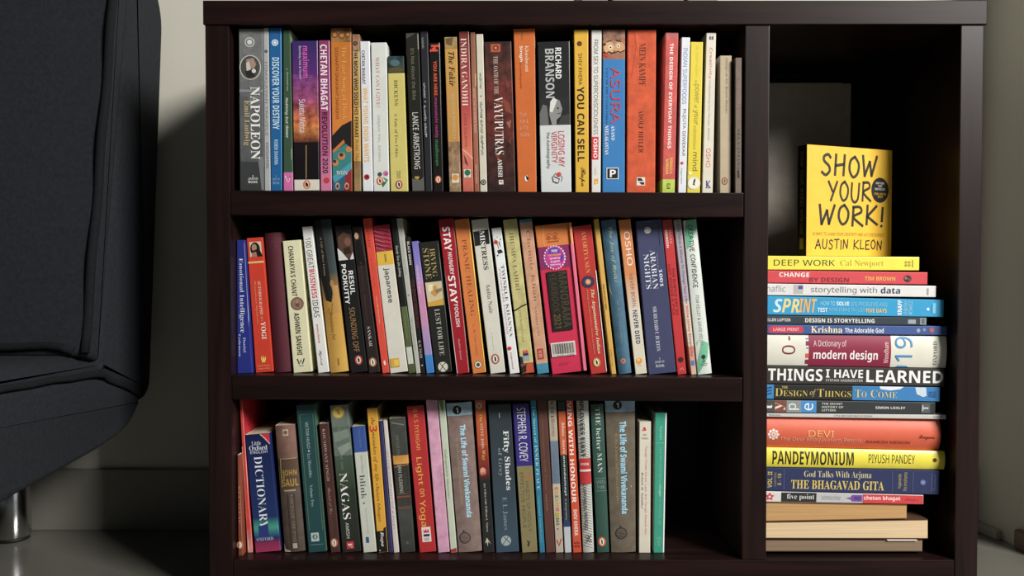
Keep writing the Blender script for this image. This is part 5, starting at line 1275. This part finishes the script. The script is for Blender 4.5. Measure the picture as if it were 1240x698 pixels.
book(4, (XB, 309.8, 327, 1113, 311.2, 328), 'f0e22c', 'yellow paperback with black capitals and pale serif author name, topmost of the lying stack',
     [('T', 'S', 'DEEP WORK', '38361a', 937, 1011, .3, .74), ('T', 'R', 'Cal Newport', 'b8a024', 1017.5, 1070, .2, .74), ('O', 'a8981c', 1097, .6, 1.6), ('O', 'a8981c', 1101, .6, 1.6), ('O', 'a8981c', 1097, .38, 1.6), ('O', 'a8981c', 1101, .38, 1.6), ('R', 'b8a820', 1104.5, 1106, .24, .78)], mat='gloss')
STACK_TOP = P(1000, 310.2, ROWS[4]['Y']).z

# the small square book standing on top of the stack, front cover to the room
yaw = math.radians(-90 + 22)
T_, H_, W_ = 0.018, 0.1500, 0.152
sy = empty('paperback_book', P(975.5, 309.4, 0.034), (0, 0, 0))
sy.location.z = STACK_TOP + 0.0006
tag(sy, 'square yellow book with big hand-drawn black lettering, standing upright on the lying stack', 'book')
me, ye = cover_mesh('cover', H_, T_, T_, W_, 0.0007, 0.0, False, [], None, None, lin('1a1914'), ['card'])
at = me.color_attributes['print']
for p in me.polygons:
    n = p.normal
    cx = p.center.x
    if abs(cx) > T_ / 2 - 0.0002 and abs(n.x) > 0.9:
        for li in p.loop_indices:
            at.data[li].color = lin('e6b63c')
sy_cover = link('cover', me, sy)
pg = Sheet()
h_ = T_ / 2 - 0.001
pg.add([(-h_, .004, .0004), (h_, .004, .0004), (h_, W_ - .001, .0004), (-h_, W_ - .001, .0004), (-h_, .004, H_ - .0004), (h_, .004, H_ - .0004), (h_, W_ - .001, H_ - .0004), (-h_, W_ - .001, H_ - .0004)],
       [(0, 3, 2, 1), (4, 5, 6, 7), (0, 1, 5, 4), (1, 2, 6, 5), (2, 3, 7, 6), (3, 0, 4, 7)], lin('e4dcc8'))
pg.build('pages', M['pages'], sy)
# the spine's front corner sits at local (T/2, 0): swing the book about it
sy.rotation_euler = (0, 0, yaw)
rot = Matrix.Rotation(yaw, 3, 'Z')
corner = P(976.2, 300, 0.036)
off = rot @ Vector((T_ / 2, 0, 0))
sy.location = Vector((corner.x - off.x, corner.y - off.y, STACK_TOP + 0.0006))
front = Sheet()
badge = Sheet()


def fpt(u, v, lift=0.00015):
    """a point on the front cover: u from the spine, v up, both 0..1"""
    return (T_ / 2 + lift, u * W_, v * H_)


def ftext(font, text, col, u0, u1, v0, v1, sheet=front, lift=0.00015):
    V, Fc = text_geo(text, font)
    sheet.add([fpt(u0 + (u1 - u0) * a, v0 + (v1 - v0) * b, lift) for a, b in V], Fc, lin(col))


INK = '2e2c22'
ftext('H', 'SHOW', INK, .155, .83, .715, .945)
ftext('H', 'YOUR', INK, .235, .755, .485, .70)
ftext('H', 'WORK!', INK, .135, .905, .265, .485)
ftext('I', '10 WAYS TO SHARE YOUR CREATIVITY AND GET DISCOVERED', '7a5c18', .075, .905, .185, .215)
ftext('H', 'AUSTIN KLEON', INK, .095, .885, .055, .16)
n = 30
badge.add([fpt(.855 + .105 * math.cos(q * 2 * PI / n), .62 + .118 * math.sin(q * 2 * PI / n), .0002) for q in range(n)], [tuple(range(n))], lin('23221e'))
badge.build('round_badge', M['ink'], sy_cover)
ftext('B', 'NEW YORK', 'd8d4c8', .805, .905, .675, .695, lift=.0003)
ftext('B', 'TIMES', 'd8d4c8', .83, .88, .648, .668, lift=.0003)
ftext('B', 'BESTSELLER', 'd8d4c8', .795, .915, .62, .64, lift=.0003)
ftext('B', 'STEAL LIKE AN', 'd8a838', .785, .925, .575, .595, lift=.0003)
ftext('B', 'ARTIST', 'd8a838', .825, .89, .548, .568, lift=.0003)


def stext(font, text, col, v0, v1, s0, s1):
    V, Fc = text_geo(text, font)
    front.add([((s0 + (s1 - s0) * b - .5) * T_, -.00015, (v1 + (v0 - v1) * a) * H_) for a, b in V], Fc, lin(col))


stext('H', 'SHOW YOUR WORK!', '8a7a50', .45, .95, .3, .7)
stext('H', 'AUSTIN KLEON', '8a7a50', .2, .42, .34, .64)
front.add([((.3 - .5) * T_, -.00015, .06 * H_), ((.7 - .5) * T_, -.00015, .06 * H_), ((.7 - .5) * T_, -.00015, .16 * H_), ((.3 - .5) * T_, -.00015, .16 * H_)], [(0, 1, 2, 3)], lin('8a7a30'))
front.build('lettering', M['ink'], sy_cover)
# the loose sheet sticking out between the two lowest books
s_ = P(1092, 654.6, 0.02)
sh = box_mesh('paper_slip', -0.020, 0.020, 0.0, 0.06, 0.0, 0.0009, M['slip'])
so = link('paper_slip', sh)
so.location = (s_.x, 0.018, P(1000, 653.3, 0.024).z - 0.0003)
tag(so, 'white paper slip sticking out between the two lowest books of the stack', 'paper')
